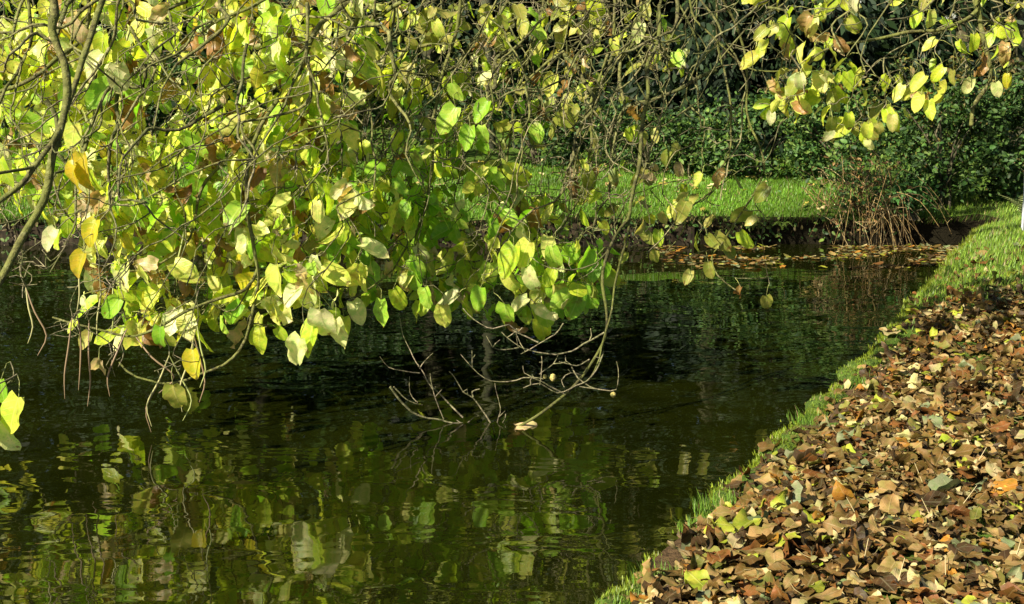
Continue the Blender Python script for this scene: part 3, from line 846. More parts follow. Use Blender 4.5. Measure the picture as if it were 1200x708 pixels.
LIMBS = [
    ([(52, -30, 5.2), (62, 35, 5.2), (77, 72, 5.2), (79, 110, 5.2), (71, 150, 5.15), (58, 200, 5.1), (44, 250, 5.1), (18, 302, 5.05), (-20, 360, 5.0)], .020, .012),
    ([(122, -30, 5.5), (104, 48, 5.4), (95, 82, 5.35), (78, 120, 5.25), (60, 165, 5.1), (30, 210, 5.0), (-20, 250, 4.9)], .014, .008),
    ([(102, -10, 5.9), (98, 42, 5.9), (68, 66, 5.8), (40, 92, 5.8), (-15, 112, 5.8)], .012, .008),
    ([(30, -30, 5.6), (40, 40, 5.6), (20, 80, 5.6), (-20, 150, 5.5)], .010, .005),
    ([(408, -25, 5.9), (402, 6, 5.9), (376, 30, 5.9), (358, 62, 5.9), (350, 88, 5.9), (328, 114, 5.9), (306, 150, 5.9), (291, 195, 5.9), (292, 240, 5.9), (300, 302, 5.9), (302, 325, 5.9), (294, 378, 5.9), (280, 410, 5.9), (250, 434, 5.9), (205, 447, 5.9), (160, 442, 5.9), (140, 425, 5.9)], .018, .004),
    ([(302, 315, 5.92), (288, 340, 5.9), (250, 352, 5.85), (215, 366, 5.8), (160, 395, 5.8), (110, 385, 5.8), (62, 372, 5.8)], .008, .004),
    ([(330, -25, 6.2), (305, 2, 6.2), (262, 24, 6.2), (226, 44, 6.2), (204, 62, 6.15), (160, 84, 6.1), (110, 128, 6.1), (60, 165, 6.0)], .011, .005),
    ([(420, 20, 6.3), (376, 62, 6.3), (340, 110, 6.2), (315, 146, 6.2), (282, 172, 6.1), (256, 196, 6.1), (236, 225, 6.1), (222, 280, 6.0), (180, 312, 6.0), (110, 322, 6.0)], .014, .004),
    ([(440, -30, 6.6), (428, 40, 6.6), (404, 90, 6.6), (392, 150, 6.5), (360, 205, 6.5), (330, 250, 6.4), (318, 290, 6.4)], .010, .004),
    ([(533, -30, 6.8), (537, 20, 6.8), (525, 63, 6.8), (515, 97, 6.75), (507, 147, 6.7), (507, 187, 6.7), (500, 236, 6.6), (490, 265, 6.6), (470, 300, 6.5), (450, 325, 6.5), (424, 344, 6.5)], .012, .004),
    ([(470, -30, 7.0), (455, 60, 7.0), (430, 120, 6.9), (380, 170, 6.8), (320, 220, 6.7)], .010, .004),
    ([(706, -30, 7.1), (720, 30, 7.1), (712, 67, 7.1), (702, 100, 7.1), (690, 133, 7.05), (693, 167, 7.0), (687, 200, 7.0), (677, 235, 7.0), (655, 275, 6.9)], .013, .005),
    ([(640, -30, 7.6), (628, 40, 7.6), (606, 110, 7.5), (595, 180, 7.5), (585, 240, 7.4), (560, 290, 7.3)], .012, .004),
    ([(680, -30, 7.9), (655, 30, 7.9), (620, 70, 7.8), (580, 105, 7.7), (530, 160, 7.6), (470, 215, 7.5)], .012, .004),
    ([(777, -30, 7.0), (775, 5, 7.0), (770, 50, 7.0), (760, 77, 7.0), (758, 110, 7.0), (752, 157, 7.0), (747, 200, 7.0), (739, 238, 7.0), (736, 258, 7.0), (720, 275, 7.0), (709, 305, 7.0), (704, 333, 7.0), (710, 370, 7.0), (708, 395, 7.0), (693, 427, 7.0), (672, 454, 7.0), (648, 474, 7.02), (618, 494, 7.05), (590, 510, 7.12)], .0145, .006),
    ([(750, 175, 7.05), (740, 245, 7.04), (730, 300, 7.03), (719, 340, 7.0), (714, 378, 6.97), (704, 420, 6.97), (690, 446, 6.97)], .008, .004),
    ([(800, -30, 7.6), (815, 22, 7.6), (850, 55, 7.6), (885, 84, 7.6), (930, 82, 7.6)], .009, .004),
    ([(872, 60, 7.9), (876, 130, 7.9), (890, 170, 7.9), (895, 200, 7.9), (884, 222, 7.9), (861, 260, 7.9), (843, 288, 7.85), (834, 300, 7.85), (841, 322, 7.8), (862, 340, 7.8)], .009, .004),
    ([(845, 60, 8.1), (858, 140, 8.1), (856, 172, 8.1), (844, 200, 8.1), (832, 225, 8.1), (806, 246, 8.1), (801, 266, 8.1), (793, 282, 8.1)], .009, .004),
    ([(1148, -30, 6.8), (1147, 10, 6.8), (1152, 40, 6.8), (1160, 66, 6.8), (1161, 92, 6.8), (1150, 112, 6.8), (1141, 128, 6.8), (1138, 147, 6.8)], .019, .010),
    ([(1150, -25, 6.75), (1144, 12, 6.78), (1110, 32, 6.7), (1060, 38, 6.7), (1010, 48, 6.7), (965, 60, 6.65), (935, 95, 6.6)], .013, .005),
    ([(1140, -20, 6.85), (1150, 18, 6.85), (1172, 30, 6.9), (1186, 46, 6.9), (1188, 66, 6.9), (1170, 78, 6.9)], .010, .005),
    ([(1010, -30, 7.1), (985, -5, 7.1), (950, 20, 7.0), (925, 40, 7.0), (915, 80, 7.0)], .009, .004),
    ([(-90, 330, 4.7), (-60, 400, 4.6), (-30, 440, 4.55), (-2, 470, 4.5)], .007, .004),
    ([(-40, -40, 6.6), (-20, 60, 6.5), (20, 150, 6.4), (60, 230, 6.3), (95, 270, 6.2)], .010, .004),
    ([(220, -40, 7.2), (200, 50, 7.2), (170, 130, 7.1), (130, 200, 7.0)], .010, .004),
]
def deeper(Z, v):
    return Z * 1.06 if Z < 5.6 else Z * 1.17
for i, (px, r0, r1) in enumerate(LIMBS):
    if i == 14: px = [(u, v, Z + .8 * max(0, min(1, (330 - v) / 330))) for u, v, Z in px]
    elif i == 15: px = [(u, v, Z + .8 * max(0, min(1, (330 - v) / 330)) * .95) for u, v, Z in px]
    elif i >= 19 and i <= 22: px = [(u, v, Z * 1.05) for u, v, Z in px]
    elif i in (16, 17, 18): px = [(u, v, Z * 1.03) for u, v, Z in px]
    elif i != 23: px = [(u, v, deeper(Z, v)) for u, v, Z in px]; r0 *= 1.12; r1 *= 1.15
    join = i not in (5, 15)
    add_limb(px, r0, r1, connect=join, col=MOSS * (.55 if i in (14, 15) else 1.0))

# twigs traced on the drooping branch that dips in the pond
def z5(pts, Z=7.0): return [(440 + a / 3.75, 360 + b / 3.75, Z + dz) for (a, b, dz) in pts]
DIP = [
    ([(1005, 112, 0), (940, 150, -.02), (860, 190, -.05), (790, 207, -.08), (720, 200, -.1), (640, 175, -.1), (580, 135, -.12), (555, 110, -.12)], .007, .003),
    ([(825, 72, -.3), (790, 120, -.25), (720, 155, -.2), (680, 185, -.15), (640, 205, -.1)], .005, .003),
    ([(385, 5, -.3), (430, 55, -.3), (520, 95, -.28), (590, 80, -.25), (640, 120, -.2), (715, 155, -.2)], .003, .005),
    ([(620, 95, -.2), (625, 172, -.1)], .004, .003),
    ([(630, 178, -.1), (540, 188, -.15), (505, 160, -.2), (488, 128, -.2)], .005, .0025),
    ([(940, 230, 0), (880, 255, -.05), (808, 240, -.1)], .005, .003),
    ([(1003, 195, 0), (970, 280, -.06), (930, 322, -.1), (880, 348, -.12), (800, 376, -.15), (720, 336, -.18), (650, 355, -.2)], .006, .003),
    ([(862, 262, -.1), (890, 310, -.1), (940, 350, -.1), (1000, 365, -.12), (1058, 362, -.12), (1070, 300, -.12), (1060, 240, -.12)], .005, .0025),
    ([(905, 300, -.0), (860, 290, -.06), (820, 320, -.1), (830, 352, -.1)], .005, .003),
    ([(730, 215, -.15), (733, 270, -.15), (722, 342, -.15)], .003, .004),
    ([(720, 295, -.15), (780, 250, -.1), (802, 212, -.1)], .004, .0025),
    ([(835, 385, -.0), (760, 345, -.05), (680, 310, -.1), (620, 318, -.1), (545, 332, -.12), (480, 308, -.15), (425, 262, -.15), (375, 208, -.15)], .006, .0025),
    ([(425, 262, -.15), (424, 190, -.15)], .004, .002),
    ([(690, 305, -.1), (655, 290, -.1), (648, 258, -.1)], .003, .002),
]
tw = MB()
for pts_, r0, r1 in DIP:
    c = wiggle(catmull([P(*q) for q in z5(pts_)], .03), .008, 14, rng.uniform(0, 40))
    tube(tw, c, np.linspace(r0, r1, len(c)) * .72, PALE * rng.uniform(.6, .95), 5)
    # knobbly side spurs
    for _ in range(max(1, len(c) // 8)):
        k = rng.integers(1, max(2, len(c) - 1))
        e = c[k] + rng.normal(size=3) * .03 + np.array([0, 0, .03])
        tube(tw, np.array([c[k], (c[k] + e) / 2 + rng.normal(0, .004, 3), e]), [.003, .0028, .002], PALE * .8, 4)

# targets for the twigs: (zone in picture directions, depth range, clusters, leaves per cluster, palette, size)
YG, GR, PY, BR, OL = 'yellowgreen', 'green', 'paleyellow', 'brown', 'olive'
PAL = {
    YG: [(.60, .66, .045), (.66, .68, .08), (.50, .61, .04), (.70, .69, .12)],
    GR: [(.34, .56, .04), (.42, .62, .06), (.27, .48, .03), (.48, .64, .08)],
    PY: [(.74, .69, .18), (.80, .76, .32), (.70, .63, .10), (.78, .72, .38)],
    BR: [(.40, .22, .07), (.54, .34, .13), (.32, .16, .05), (.62, .46, .26)],
    OL: [(.36, .36, .06), (.44, .41, .08), (.30, .32, .05), (.52, .46, .12)],
    'gold': [(.66, .54, .03), (.70, .58, .06), (.62, .46, .03)],
}
def lerp_poly(poly, n):
    poly = np.array(poly, float); lo, hi = poly.min(0), poly.max(0); out = []
    while len(out) < n:
        q = rng.uniform(lo, hi); x, y = q; c = False; j = len(poly) - 1
        for i in range(len(poly)):
            if (poly[i, 1] > y) != (poly[j, 1] > y) and x < (poly[j, 0] - poly[i, 0]) * (y - poly[i, 1]) / (poly[j, 1] - poly[i, 1]) + poly[i, 0]: c = not c
            j = i
        if c: out.append(q)
    return np.array(out)

leaves = []          # (position of base, direction, normal, size, colour, dry, petiole start)
def grow(Pt, r_tip=.0027, col=None, flow=(-.45, 0, -.6), rmax=.008):
    NP = grow.P[:grow.n]
    dv = Pt - NP; dist = np.linalg.norm(dv, axis=1)
    cs = (dv @ np.array(flow)) / (dist + 1e-6) / .75
    k = int(np.argmin(dist * (1.7 - .8 * cs) + np.where(dist < .05, .3, 0)))
    a = NP[k]; T = grow.T[k]; L_ = dist[k]
    m = a + T * L_ * .35 + dv[k] * .12 + rng.normal(0, .05, 3) * L_
    m2 = a + dv[k] * .68 + rng.normal(0, .07, 3) * L_ + np.array([0, 0, -.06 * L_])
    c = catmull([a, m, m2, Pt], .055)
    c = wiggle(c, .018, 9, rng.uniform(0, 90))
    r0 = min(grow.R[k] * .8, r_tip + .0055 * min(1.2, L_), rmax); r0 = max(r0, r_tip)
    cc = TWIGC * (1 - .4 * rng.random()) if col is None else col
    cols = cc[None] + (PALE - cc)[None] * (np.linspace(0, 1, len(c))[:, None] ** 1.5) * rng.uniform(.2, 1.0)
    tube(tw, c, np.linspace(r0, r_tip, len(c)), cols, 5)
    T = norm(np.gradient(c, axis=0)); n = len(c)
    grow.P[grow.n:grow.n + n] = c; grow.T[grow.n:grow.n + n] = T; grow.R[grow.n:grow.n + n] = np.linspace(r0, r_tip, n)
    grow.n += n
    return c, T
def grow_init():
    N0 = len(nodes_p); cap = 200000
    grow.P = np.zeros((cap, 3)); grow.T = np.zeros((cap, 3)); grow.R = np.zeros(cap)
    grow.P[:N0] = nodes_p; grow.T[:N0] = nodes_t; grow.R[:N0] = nodes_r; grow.n = N0
grow_init()

VIEW = np.array([0, -1, .15])
def put_leaf(base, tip_dir, size, col, dry=False, normal=None, special=False, pet=None):
    if normal is None:
        normal = rng.normal(size=3) * .8 + np.array([-.45, -.5, .55])
    leaves.append((base, tip_dir, normal, size, np.array(col), dry, special))
    if pet is not None:
        m = (pet + base) / 2 + np.array([0, 0, .012]) + rng.normal(0, .006, 3)
        tube(tw, np.array([pet, m, base]), [.0018, .0016, .0016], np.array((.34, .36, .10)), 4)

def cluster(Pt, nl, pal, probs, size):
    c, T = grow(Pt)
    for j in range(nl):
        k = max(0, len(c) - 1 - int(rng.integers(0, max(1, min(4, len(c) - 1)))))
        s = c[k]
        off = norm(rng.normal(size=3) * [1, 1, .5]) * rng.uniform(.04, .11) + np.array([0, 0, -.02])
        b = s + off
        name = pal[rng.choice(len(pal), p=probs)]
        col = np.array(PAL[name][rng.integers(len(PAL[name]))]) * rng.uniform(.82, 1.15)
        dry = name == BR or (name == PY and rng.random() < .3)
        d = norm(off * np.array([1, 1, .3])) * rng.uniform(.1, 1.1) + np.array([rng.normal(-.1, .45), rng.normal(0, .35), -rng.uniform(.45, 1.1)])
        put_leaf(b, d, size * rng.uniform(.6, 1.28), col, dry, pet=s)

ZONES = [
    # poly, Zlo, Zhi, n, leaves, palette, probs, size
    ([(-60, -40), (440, -40), (400, 160), (330, 300), (150, 300), (40, 240), (-60, 200)], 6.9, 8.5, 420, (2, 4), [YG, PY, GR, BR, 'gold'], [.33, .34, .17, .14, .02], .136),
    ([(70, 220), (420, 200), (430, 330), (380, 390), (300, 385), (250, 370), (160, 400), (100, 360)], 6.9, 7.7, 105, (2, 4), [YG, PY, GR, BR, 'gold'], [.36, .31, .22, .10, .01], .134),
    ([(360, 120), (560, 150), (640, 230), (700, 290), (690, 345), (600, 365), (500, 360), (430, 345), (360, 300)], 7.5, 8.6, 205, (2, 4), [YG, GR, PY, OL, BR], [.35, .43, .1, .08, .04], .128),
    ([(420, 0), (620, 0), (640, 150), (560, 160), (420, 130)], 7.8, 9.4, 95, (1, 3), [OL, YG, GR, PY, BR], [.35, .35, .1, .12, .08], .118),
    ([(600, 0), (790, -10), (800, 220), (740, 300), (660, 240), (600, 160)], 7.8, 9.4, 85, (1, 3), [OL, YG, GR, BR], [.5, .27, .1, .13], .112),
    ([(890, -20), (990, -20), (990, 40), (960, 120), (905, 130), (900, 60)], 6.8, 7.6, 23, (2, 4), [YG, OL, PY, BR], [.45, .25, .2, .1], .104),
    ([(950, 70), (1040, 60), (1080, 110), (1050, 150), (960, 150), (940, 110)], 6.8, 7.6, 19, (2, 3), [YG, OL, PY, BR], [.4, .3, .15, .15], .104),
    ([(1050, -20), (1200, -20), (1210, 100), (1120, 110), (1060, 90)], 6.8, 7.6, 19, (1, 3), [YG, OL, PY, BR], [.4, .25, .15, .2], .104),
    ([(-60, -40), (440, -40), (420, 300), (150, 310), (-60, 240)], 8.4, 9.6, 90, (2, 4), [YG, PY, GR, BR], [.42, .28, .22, .08], .125),
    ([(800, 170), (895, 170), (900, 330), (800, 330)], 7.9, 8.4, 10, (1, 2), [OL, YG, BR], [.6, .2, .2], .12),
]
# long sweeping twigs running down to the left through the crown
def sweep(u0, v0, du, dv, Z, r0, r1, bow=0.0):
    t_ = np.linspace(0, 1, 7)
    q = [(u0 - du * t - bow * math.sin(math.pi * t) + rng.normal(0, 10), v0 + dv * (t ** 1.2 if bow >= 0 else t ** .75) + rng.normal(0, 8), Z - .25 * t + rng.normal(0, .06)) for t in t_]
    c = wiggle(catmull([P(*x) for x in q], .05), .028, 7, rng.uniform(0, 90))
    n = len(c)
    r = np.linspace(r0, r1, n) * (1 + .22 * np.array([mnoise.noise((i * .6, u0, v0)) for i in range(n)]))
    cc = MOSS * rng.uniform(.5, 1.5); ce = PALE * rng.uniform(.5, 1.4)
    tube(tw, c, r, cc[None] + (ce - cc)[None] * np.linspace(0, rng.uniform(.0, .7), n)[:, None], 6)
    grow.P[grow.n:grow.n + n] = c; grow.T[grow.n:grow.n + n] = norm(np.gradient(c, axis=0)); grow.R[grow.n:grow.n + n] = r; grow.n += n
for _ in range(46): sweep(rng.uniform(40, 470), rng.uniform(-60, 130), rng.uniform(-60, 230), rng.uniform(60, 250), rng.uniform(6.0, 7.2), rng.choice([.004, .006, .009, .013]), .003, rng.normal(0, 40))
for _ in range(72): sweep(rng.uniform(450, 840), rng.uniform(-60, 80), rng.uniform(-30, 190), rng.uniform(90, 270), rng.uniform(7.4, 9.2), rng.choice([.004, .005, .007, .013]), .003, rng.normal(0, 35))
for _ in range(14): sweep(rng.uniform(880, 1210), rng.uniform(-60, 10), rng.uniform(-60, 150), rng.uniform(60, 130), rng.uniform(6.7, 7.6), rng.uniform(.005, .008), .003, rng.normal(0, 30))
# upper crown first (above the frame); two unseen groups are added to cast shade
for k_ in range(125):
    if k_ >= 75: q = np.array([rng.uniform(-.7, 1.2), rng.uniform(9.0, 10.6), rng.uniform(3.6, 4.7)])  # unseen clusters added to shade the shrubs at far right
    elif k_ < 55: q = np.array([rng.uniform(-1.6, -.1), rng.uniform(4.5, 5.9), rng.uniform(2.6, 3.4)])  # unseen clusters added to throw shade across the leafy path
    else: q = np.array([rng.uniform(-5.5, -3.6), rng.uniform(7.6, 10.0), rng.uniform(2.4, 4.4)])
    uu, v2, Zz = proj(q)
    if v2 > -25: continue
    cluster(q, int(rng.integers(2, 4)), [GR, YG, PY, OL], [.42, .36, .1, .12], .135)
for poly, z0, z1, n, (l0, l1), pal, pr, size in ZONES:
    for (u, v) in lerp_poly(poly, n):
        cluster(P(u, v, rng.uniform(z0, z1)), int(rng.integers(l0, l1 + 1)), pal, pr, size)
# bare twigs
BARE = [
    ([(-20, -30), (430, -30), (420, 150), (330, 260), (100, 300), (-20, 300)], 6.2, 7.2, 260),
    ([(420, -30), (790, -30), (770, 180), (700, 260), (560, 230), (420, 200)], 7.2, 9.2, 600),
    ([(790, -20), (960, -20), (930, 160), (800, 230)], 7.0, 8.5, 60),
    ([(960, -20), (1200, -20), (1200, 90), (1000, 110)], 6.6, 7.8, 55),
    ([(0, 280), (150, 300), (260, 420), (200, 440), (90, 420), (0, 345)], 6.3, 7.0, 50),
    ([(420, 200), (760, 200), (740, 300), (640, 330), (450, 330)], 7.2, 8.4, 60),
]
for poly, z0, z1, n in BARE:
    for (u, v) in lerp_poly(poly, n):
        c, T = grow(P(u, v, rng.uniform(z0, z1)), .0027)
        if rng.random() < .5:
            for _ in range(2):
                k = rng.integers(max(1, len(c) // 2), len(c)); e = c[k] + norm(rng.normal(size=3) + [-.4, 0, -.5]) * rng.uniform(.04, .13)
                tube(tw, np.array([c[k], (c[k] + e) / 2 + rng.normal(0, .01, 3), e]), [.0022, .002, .0016], PALE * rng.uniform(.6, 1), 4)

# leaves one can point at in the photograph: (u, v of the leaf middle, length px, palette, lean, Z)
SPECIAL = [
    (343, 415, 46, PY, -.5, 5.9), (378, 385, 50, PY, .1, 5.9), (362, 398, 46, YG, -.2, 5.95), (398, 392, 40, PY, .2, 6.0), (326, 330, 40, YG, .1, 5.9),
    (372, 250, 30, PY, 0, 5.9), (592, 372, 36, GR, 0, 6.4), (594, 308, 46, YG, -.4, 6.4), (613, 300, 40, YG, -.4, 6.42), (623, 330, 36, PY, .3, 6.4),
    (650, 305, 34, GR, .2, 6.5), (640, 374, 36, GR, .1, 6.9), (673, 360, 38, GR, -.4, 6.9), (692, 350, 34, GR, .6, 6.9), (600, 333, 30, YG, .8, 6.5),
    (520, 372, 32, YG, 0, 6.5), (447, 368, 36, GR, 0, 6.3), (468, 352, 32, YG, .5, 6.3), (560, 352, 34, GR, -.2, 6.5), (500, 350, 28, GR, .2, 6.5),
    (548, 163, 32, GR, -.2, 6.3), (564, 132, 32, GR, -.6, 6.3), (524, 142, 40, GR, -.6, 6.3), (536, 108, 26, GR, .6, 6.3), (566, 160, 26, GR, .1, 6.3),
    (100, 204, 56, 'gold', 0, 4.95), (82, 212, 50, 'gold', -.4, 4.95), (92, 312, 42, 'gold', -.5, 5.3), (104, 275, 44, 'gold', -.5, 5.3), (58, 282, 32, PY, -.6, 5.3),
    (206, 470, 42, OL, .1, 5.6), (115, 436, 36, BR, -.2, 5.7), (228, 428, 42, 'gold', .1, 5.8), (130, 362, 36, GR, -.9, 5.8), (186, 398, 34, GR, -.2, 5.8),
    (100, 400, 26, OL, -.6, 5.8), (84, 383, 20, YG, -.9, 5.8),
    (899, 355, 22, OL, .2, 7.8), (864, 344, 18, BR, -.5, 7.8), (832, 318, 22, OL, .2, 7.8), (806, 326, 20, OL, -.4, 7.8), (856, 296, 22, OL, .9, 7.8),
    (772, 280, 22, YG, 0, 7.4), (892, 228, 26, OL, -.7, 7.7), (818, 212, 20, YG, -.5, 7.9), (797, 200, 20, BR, .1, 7.7), (780, 188, 24, OL, -.4, 7.6),
    (1017, 155, 22, YG, 0, 6.4), (1031, 152, 18, OL, .4, 6.4), (1046, 145, 22, OL, 0, 6.4), (1075, 122, 24, YG, -.3, 6.4), (1090, 130, 26, YG, .1, 6.4), (1052, 110, 24, YG, -.5, 6.4),
    (1075, 98, 26, YG, -.9, 6.4), (1098, 88, 24, YG, -.8, 6.4), (1169, 106, 20, PY, .3, 6.6), (1180, 96, 22, 'gold', 0, 6.65), (1134, 102, 22, PY, -.4, 6.6), (1142, 52, 24, YG, .1, 6.6),
    (995, 143, 22, YG, .1, 6.4), (975, 148, 22, OL, 0, 6.4), (938, 98, 24, PY, .1, 6.5), (918, 34, 28, YG, -.4, 6.6), (1000, 8, 22, PY, .1, 6.6), (1090, 24, 24, PY, .1, 6.5),
    (14, 488, 52, YG, -.4, 4.45), (8, 515, 50, PY, .3, 4.5), (3, 460, 34, GR, 0, 4.5), (-12, 505, 50, YG, .3, 4.45),
    (700, 12, 30, YG, .6, 7.0), (757, 14, 24, OL, .2, 6.9), (748, 40, 26, PY, -.3, 6.9), (722, 55, 22, YG, .2, 6.9),
    (118, 57, 36, YG, -.3, 5.6), (112, 80, 40, PY, -.5, 5.6), (140, 95, 40, PY, .1, 5.7), (85, 162, 36, YG, -.2, 5.5), (5, 205, 40, YG, .2, 5.3),
]
for (u, v, ln, pal, lean, Z) in SPECIAL:
    Z = Z * (1.06 if Z < 5.4 else 1.13 if u < 790 else 1.05)
    L_ = ln / F_PX * Z * (.95 if pal != 'gold' else .85)
    d = norm(np.array([lean, rng.normal(0, .15), -1.0]))
    mid = P(u, v, Z); b = mid - d * L_ * .5
    q = b + np.array([-.25 * d[0] * 0 + rng.normal(0, .02), rng.uniform(0, .04), .05 + .03 * rng.random()])
    c, T = grow(q, .0022)
    col = np.array(PAL[pal][rng.integers(len(PAL[pal]))])
    put_leaf(b, d, L_, col, pal == BR, normal=np.array([-.35 + rng.normal(0, .25), -1, .35 + rng.normal(0, .15)]), special=True, pet=c[-1])

# long hanging seed pods
for (u, v, Z) in [(55, 300, 5.5), (60, 362, 5.5), (22, 365, 5.4), (80, 330, 5.5), (143, 380, 5.7), (157, 395, 5.8), (184, 425, 5.8), (192, 430, 5.8), (200, 432, 5.8), (117, 330, 5.7), (280, 372, 5.8), (266, 385, 5.8),
                  (105, 320, 5.6), (33, 350, 5.4), (125, 395, 5.7), (279, 420, 5.8), (240, 250, 6.0), (165, 200, 6.0), (430, 60, 6.6), (330, 180, 6.2)]:
    s = P(u, v, Z * 1.15); NP = grow.P[:grow.n]
    k = int(np.argmin(np.linalg.norm(NP - s, axis=1))); s = NP[k].copy()
    l = rng.uniform(.24, .42); sw = rng.normal(0, .05, 2)
    c = catmull([s, s + [sw[0] * .6, sw[1], -l * .35], s + [sw[0] * 1.3, sw[1], -l * .7], s + [sw[0] * .9 - .02, sw[1], -l]], .03)
    mb = MB(); t = np.linspace(0, 1, len(c))
    tube(mb, c, .0012 + .0033 * np.sin(math.pi * np.clip(t * 1.0 + .05, 0, 1)) ** .6, np.array([(.30, .33, .10), (.36, .34, .14), (.22, .15, .08)][rng.integers(3)]), 6)
    mb.build('seed_pod', M_pod, tree)

# two dried seed heads at the dipping branch
for (a, b, r) in ((780, 310, .016), (745, 305, .010), (1045, 385, .012)):
    q = P(*z5([(a, b, -.12)])[0]); mb = MB()
    th = np.linspace(.15, math.pi - .15, 7)
    tube(mb, np.c_[np.full(7, q[0]), np.full(7, q[1]), q[2] - r * 1.2 * np.cos(th)], r * np.sin(th) * (1 + .2 * rng.normal(size=7)), (.55, .44, .14), 8)
    mb.build('seed_head', M_twig, tree)

o = tw.build('twigs', M_twig, tree); o['kind'] = 'stuff'

# the 100 leaves that show largest are parts of their own, the rest one foliage part
def leaf_px(l):
    mid = l[0] + norm(l[1]) * l[3] * .5
    u, v, Z = proj(mid)
    inside = (0 < u < 1200) and (0 < v < 700)
    return (l[3] * F_PX / Z) * (1.6 if l[6] else 1) if inside else 0
order = sorted(range(len(leaves)), key=lambda i: -leaf_px(leaves[i]))
single = set(order[:100])
fresh_me, dry_me = [], []
for lst, src, nm in ((fresh_me, FRESH, 'leaf_blade'), (dry_me, DRY, 'dry_leaf_blade')):
    for t_ in src:
        mb = MB(); mb.add(t_[0], t_[1], (.4, .4, .1), t_[2]); me = mb.mesh(nm); me.materials.append(M_leaf_o); lst.append(me)
from mathutils import Matrix
for i in single:
    b, d, nrm, size, col, dry, sp = leaves[i]
    M = frames(np.array([d]), np.array([nrm]))[0] * size
    me = (dry_me if dry else fresh_me)[rng.integers(12)]
    o = bpy.data.objects.new('leaf', me); COL.objects.link(o); o.parent = tree
    m4 = Matrix([[*M[0], b[0] - TP[0]], [*M[1], b[1] - TP[1]], [*M[2], b[2] - TP[2]], [0, 0, 0, 1]])
    o.matrix_local = m4
    o.color = (*np.clip(col, 0, .9), 1)
mb = MB()
rest = [l for i, l in enumerate(leaves) if i not in single]
B = np.array([l[0] for l in rest]); D = np.array([l[1] for l in rest]); NN = np.array([l[2] for l in rest])
S = np.array([l[3] for l in rest]); C = np.array([l[4] for l in rest]); DR = np.array([l[5] for l in rest])
Mx = frames(D, NN) * S[:, None, None]
wh = rng.integers(0, 12, len(rest))
for k in range(12):
    s = (wh == k) & ~DR; mb.inst(*FRESH[k], Mx[s], B[s], C[s])
    s = (wh == k) & DR; mb.inst(*DRY[k], Mx[s], B[s], C[s])
o = mb.build('foliage', M_leaf, tree); o['kind'] = 'stuff'

# ------------------------------------------------------------------ dead branch standing in the water
bp = G(570, 495, WATER_Z)
root = empty('dead_branch', bp)
tag(root, 'bare grey twiggy branch lying half sunk in the pond', 'branch')
DEAD = [
    ([(65, 350, -.15), (100, 400, -.12), (160, 460, -.08), (260, 495, -.04), (400, 512, .0), (480, 522, 0), (560, 506, 0), (572, 470, .02)], .008, .003),
    ([(385, 485, .02), (290, 390, .05), (240, 340, .05), (195, 270, .05), (150, 190, .05), (120, 120, .05), (108, 52, .05)], .006, .002),
    ([(195, 270, .05), (215, 235, .04), (252, 203, .02)], .004, .002),
    ([(195, 290, .05), (130, 282, .0), (60, 265, -.05), (20, 218, -.08)], .004, .002),
    ([(512, 518, 0), (470, 455, -.02), (430, 400, -.05), (385, 375, -.07), (350, 310, -.08), (325, 284, -.08)], .006, .0025),
    ([(430, 397, -.05), (425, 370, -.04), (458, 360, -.03)], .006, .004),
    ([(300, 492, 0), (262, 395, -.04), (245, 340, -.05), (240, 292, -.05)], .004, .002),
    ([(262, 395, -.04), (292, 362, -.02)], .003, .002),
    ([(80, 350, -.15), (120, 392, -.12), (160, 418, -.1), (206, 430, -.08)], .005, .002),
    ([(180, 415, -.1), (150, 375, -.1), (150, 306, -.1)], .003, .002),
    ([(535, 508, 0), (550, 440, .05), (530, 370, .06), (525, 335, .06)], .004, .002),
]
Zd = float(proj(bp)[2])
for pts_, r0, r1 in DEAD:
    c = wiggle(catmull([P(*q) for q in z5(pts_, Zd)], .03), .008, 14, rng.uniform(0, 40))
    mb = MB(); tube(mb, c, np.linspace(r0, r1, len(c)) * .8, PALE * rng.uniform(.5, .9), 6)
    for _ in range(len(c) // 6):
        k = rng.integers(1, max(2, len(c) - 1)); e = c[k] + rng.normal(size=3) * .02 + np.array([0, 0, .018])
        tube(mb, np.array([c[k], (c[k] + e) / 2, e]), [.003, .0025, .0018], PALE * .7, 4)
    mb.build('twig', M_twig, root)

# ------------------------------------------------------------------ leaf litter
CN = [('dark brown', (.052, .028, .011), .20), ('mid brown', (.13, .071, .019), .25), ('reddish brown', (.175, .066, .017), .12), ('tan', (.27, .168, .06), .21),
      ('pale buff', (.44, .335, .16), .09), ('yellow green', (.29, .29, .027), .05), ('grey green', (.17, .18, .09), .03), ('olive', (.155, .135, .028), .05), ('orange', (.34, .145, .02), .035)]
CNP = np.array([c[2] for c in CN]); CNP /= CNP.sum()
mb = MB()
n = 27000
uv = np.c_[rng.uniform(0, 5.0, n), 2.6 + 8.2 * rng.random(n) ** 1.15]
u_, v_, Z_ = proj(np.c_[uv, np.zeros(n)])
k = (u_ < 1330) & (v_ < 800) & ~in_pond(uv)
uv = uv[k]; d = edge_dist(uv)
lm = litter_mask(uv)
patch = np.array([mnoise.noise((a * 1.1, b * 1.1, 21)) for a, b in uv])
uu_, vv_, _z = proj(np.c_[uv, np.zeros(len(uv))])
lm_far = np.clip((vv_ - np.interp(uu_, line_px[:, 0], line_px[:, 1]) + 22 * np.array([mnoise.noise((a * 2.2, b * 2.2, 5)) for a, b in uv])) / 34 + .35, 0, 1)
k = (rng.random(len(uv)) < np.where(np.where(uv[:, 1] > 7.8, lm_far, lm) > rng.random(len(uv)), np.where(patch > .36, .35, 1), np.where(uv[:, 1] > 8.5, .14, .24))) & (d > .0)
uv, d, lm = uv[k], d[k], lm[k]
n = len(uv)
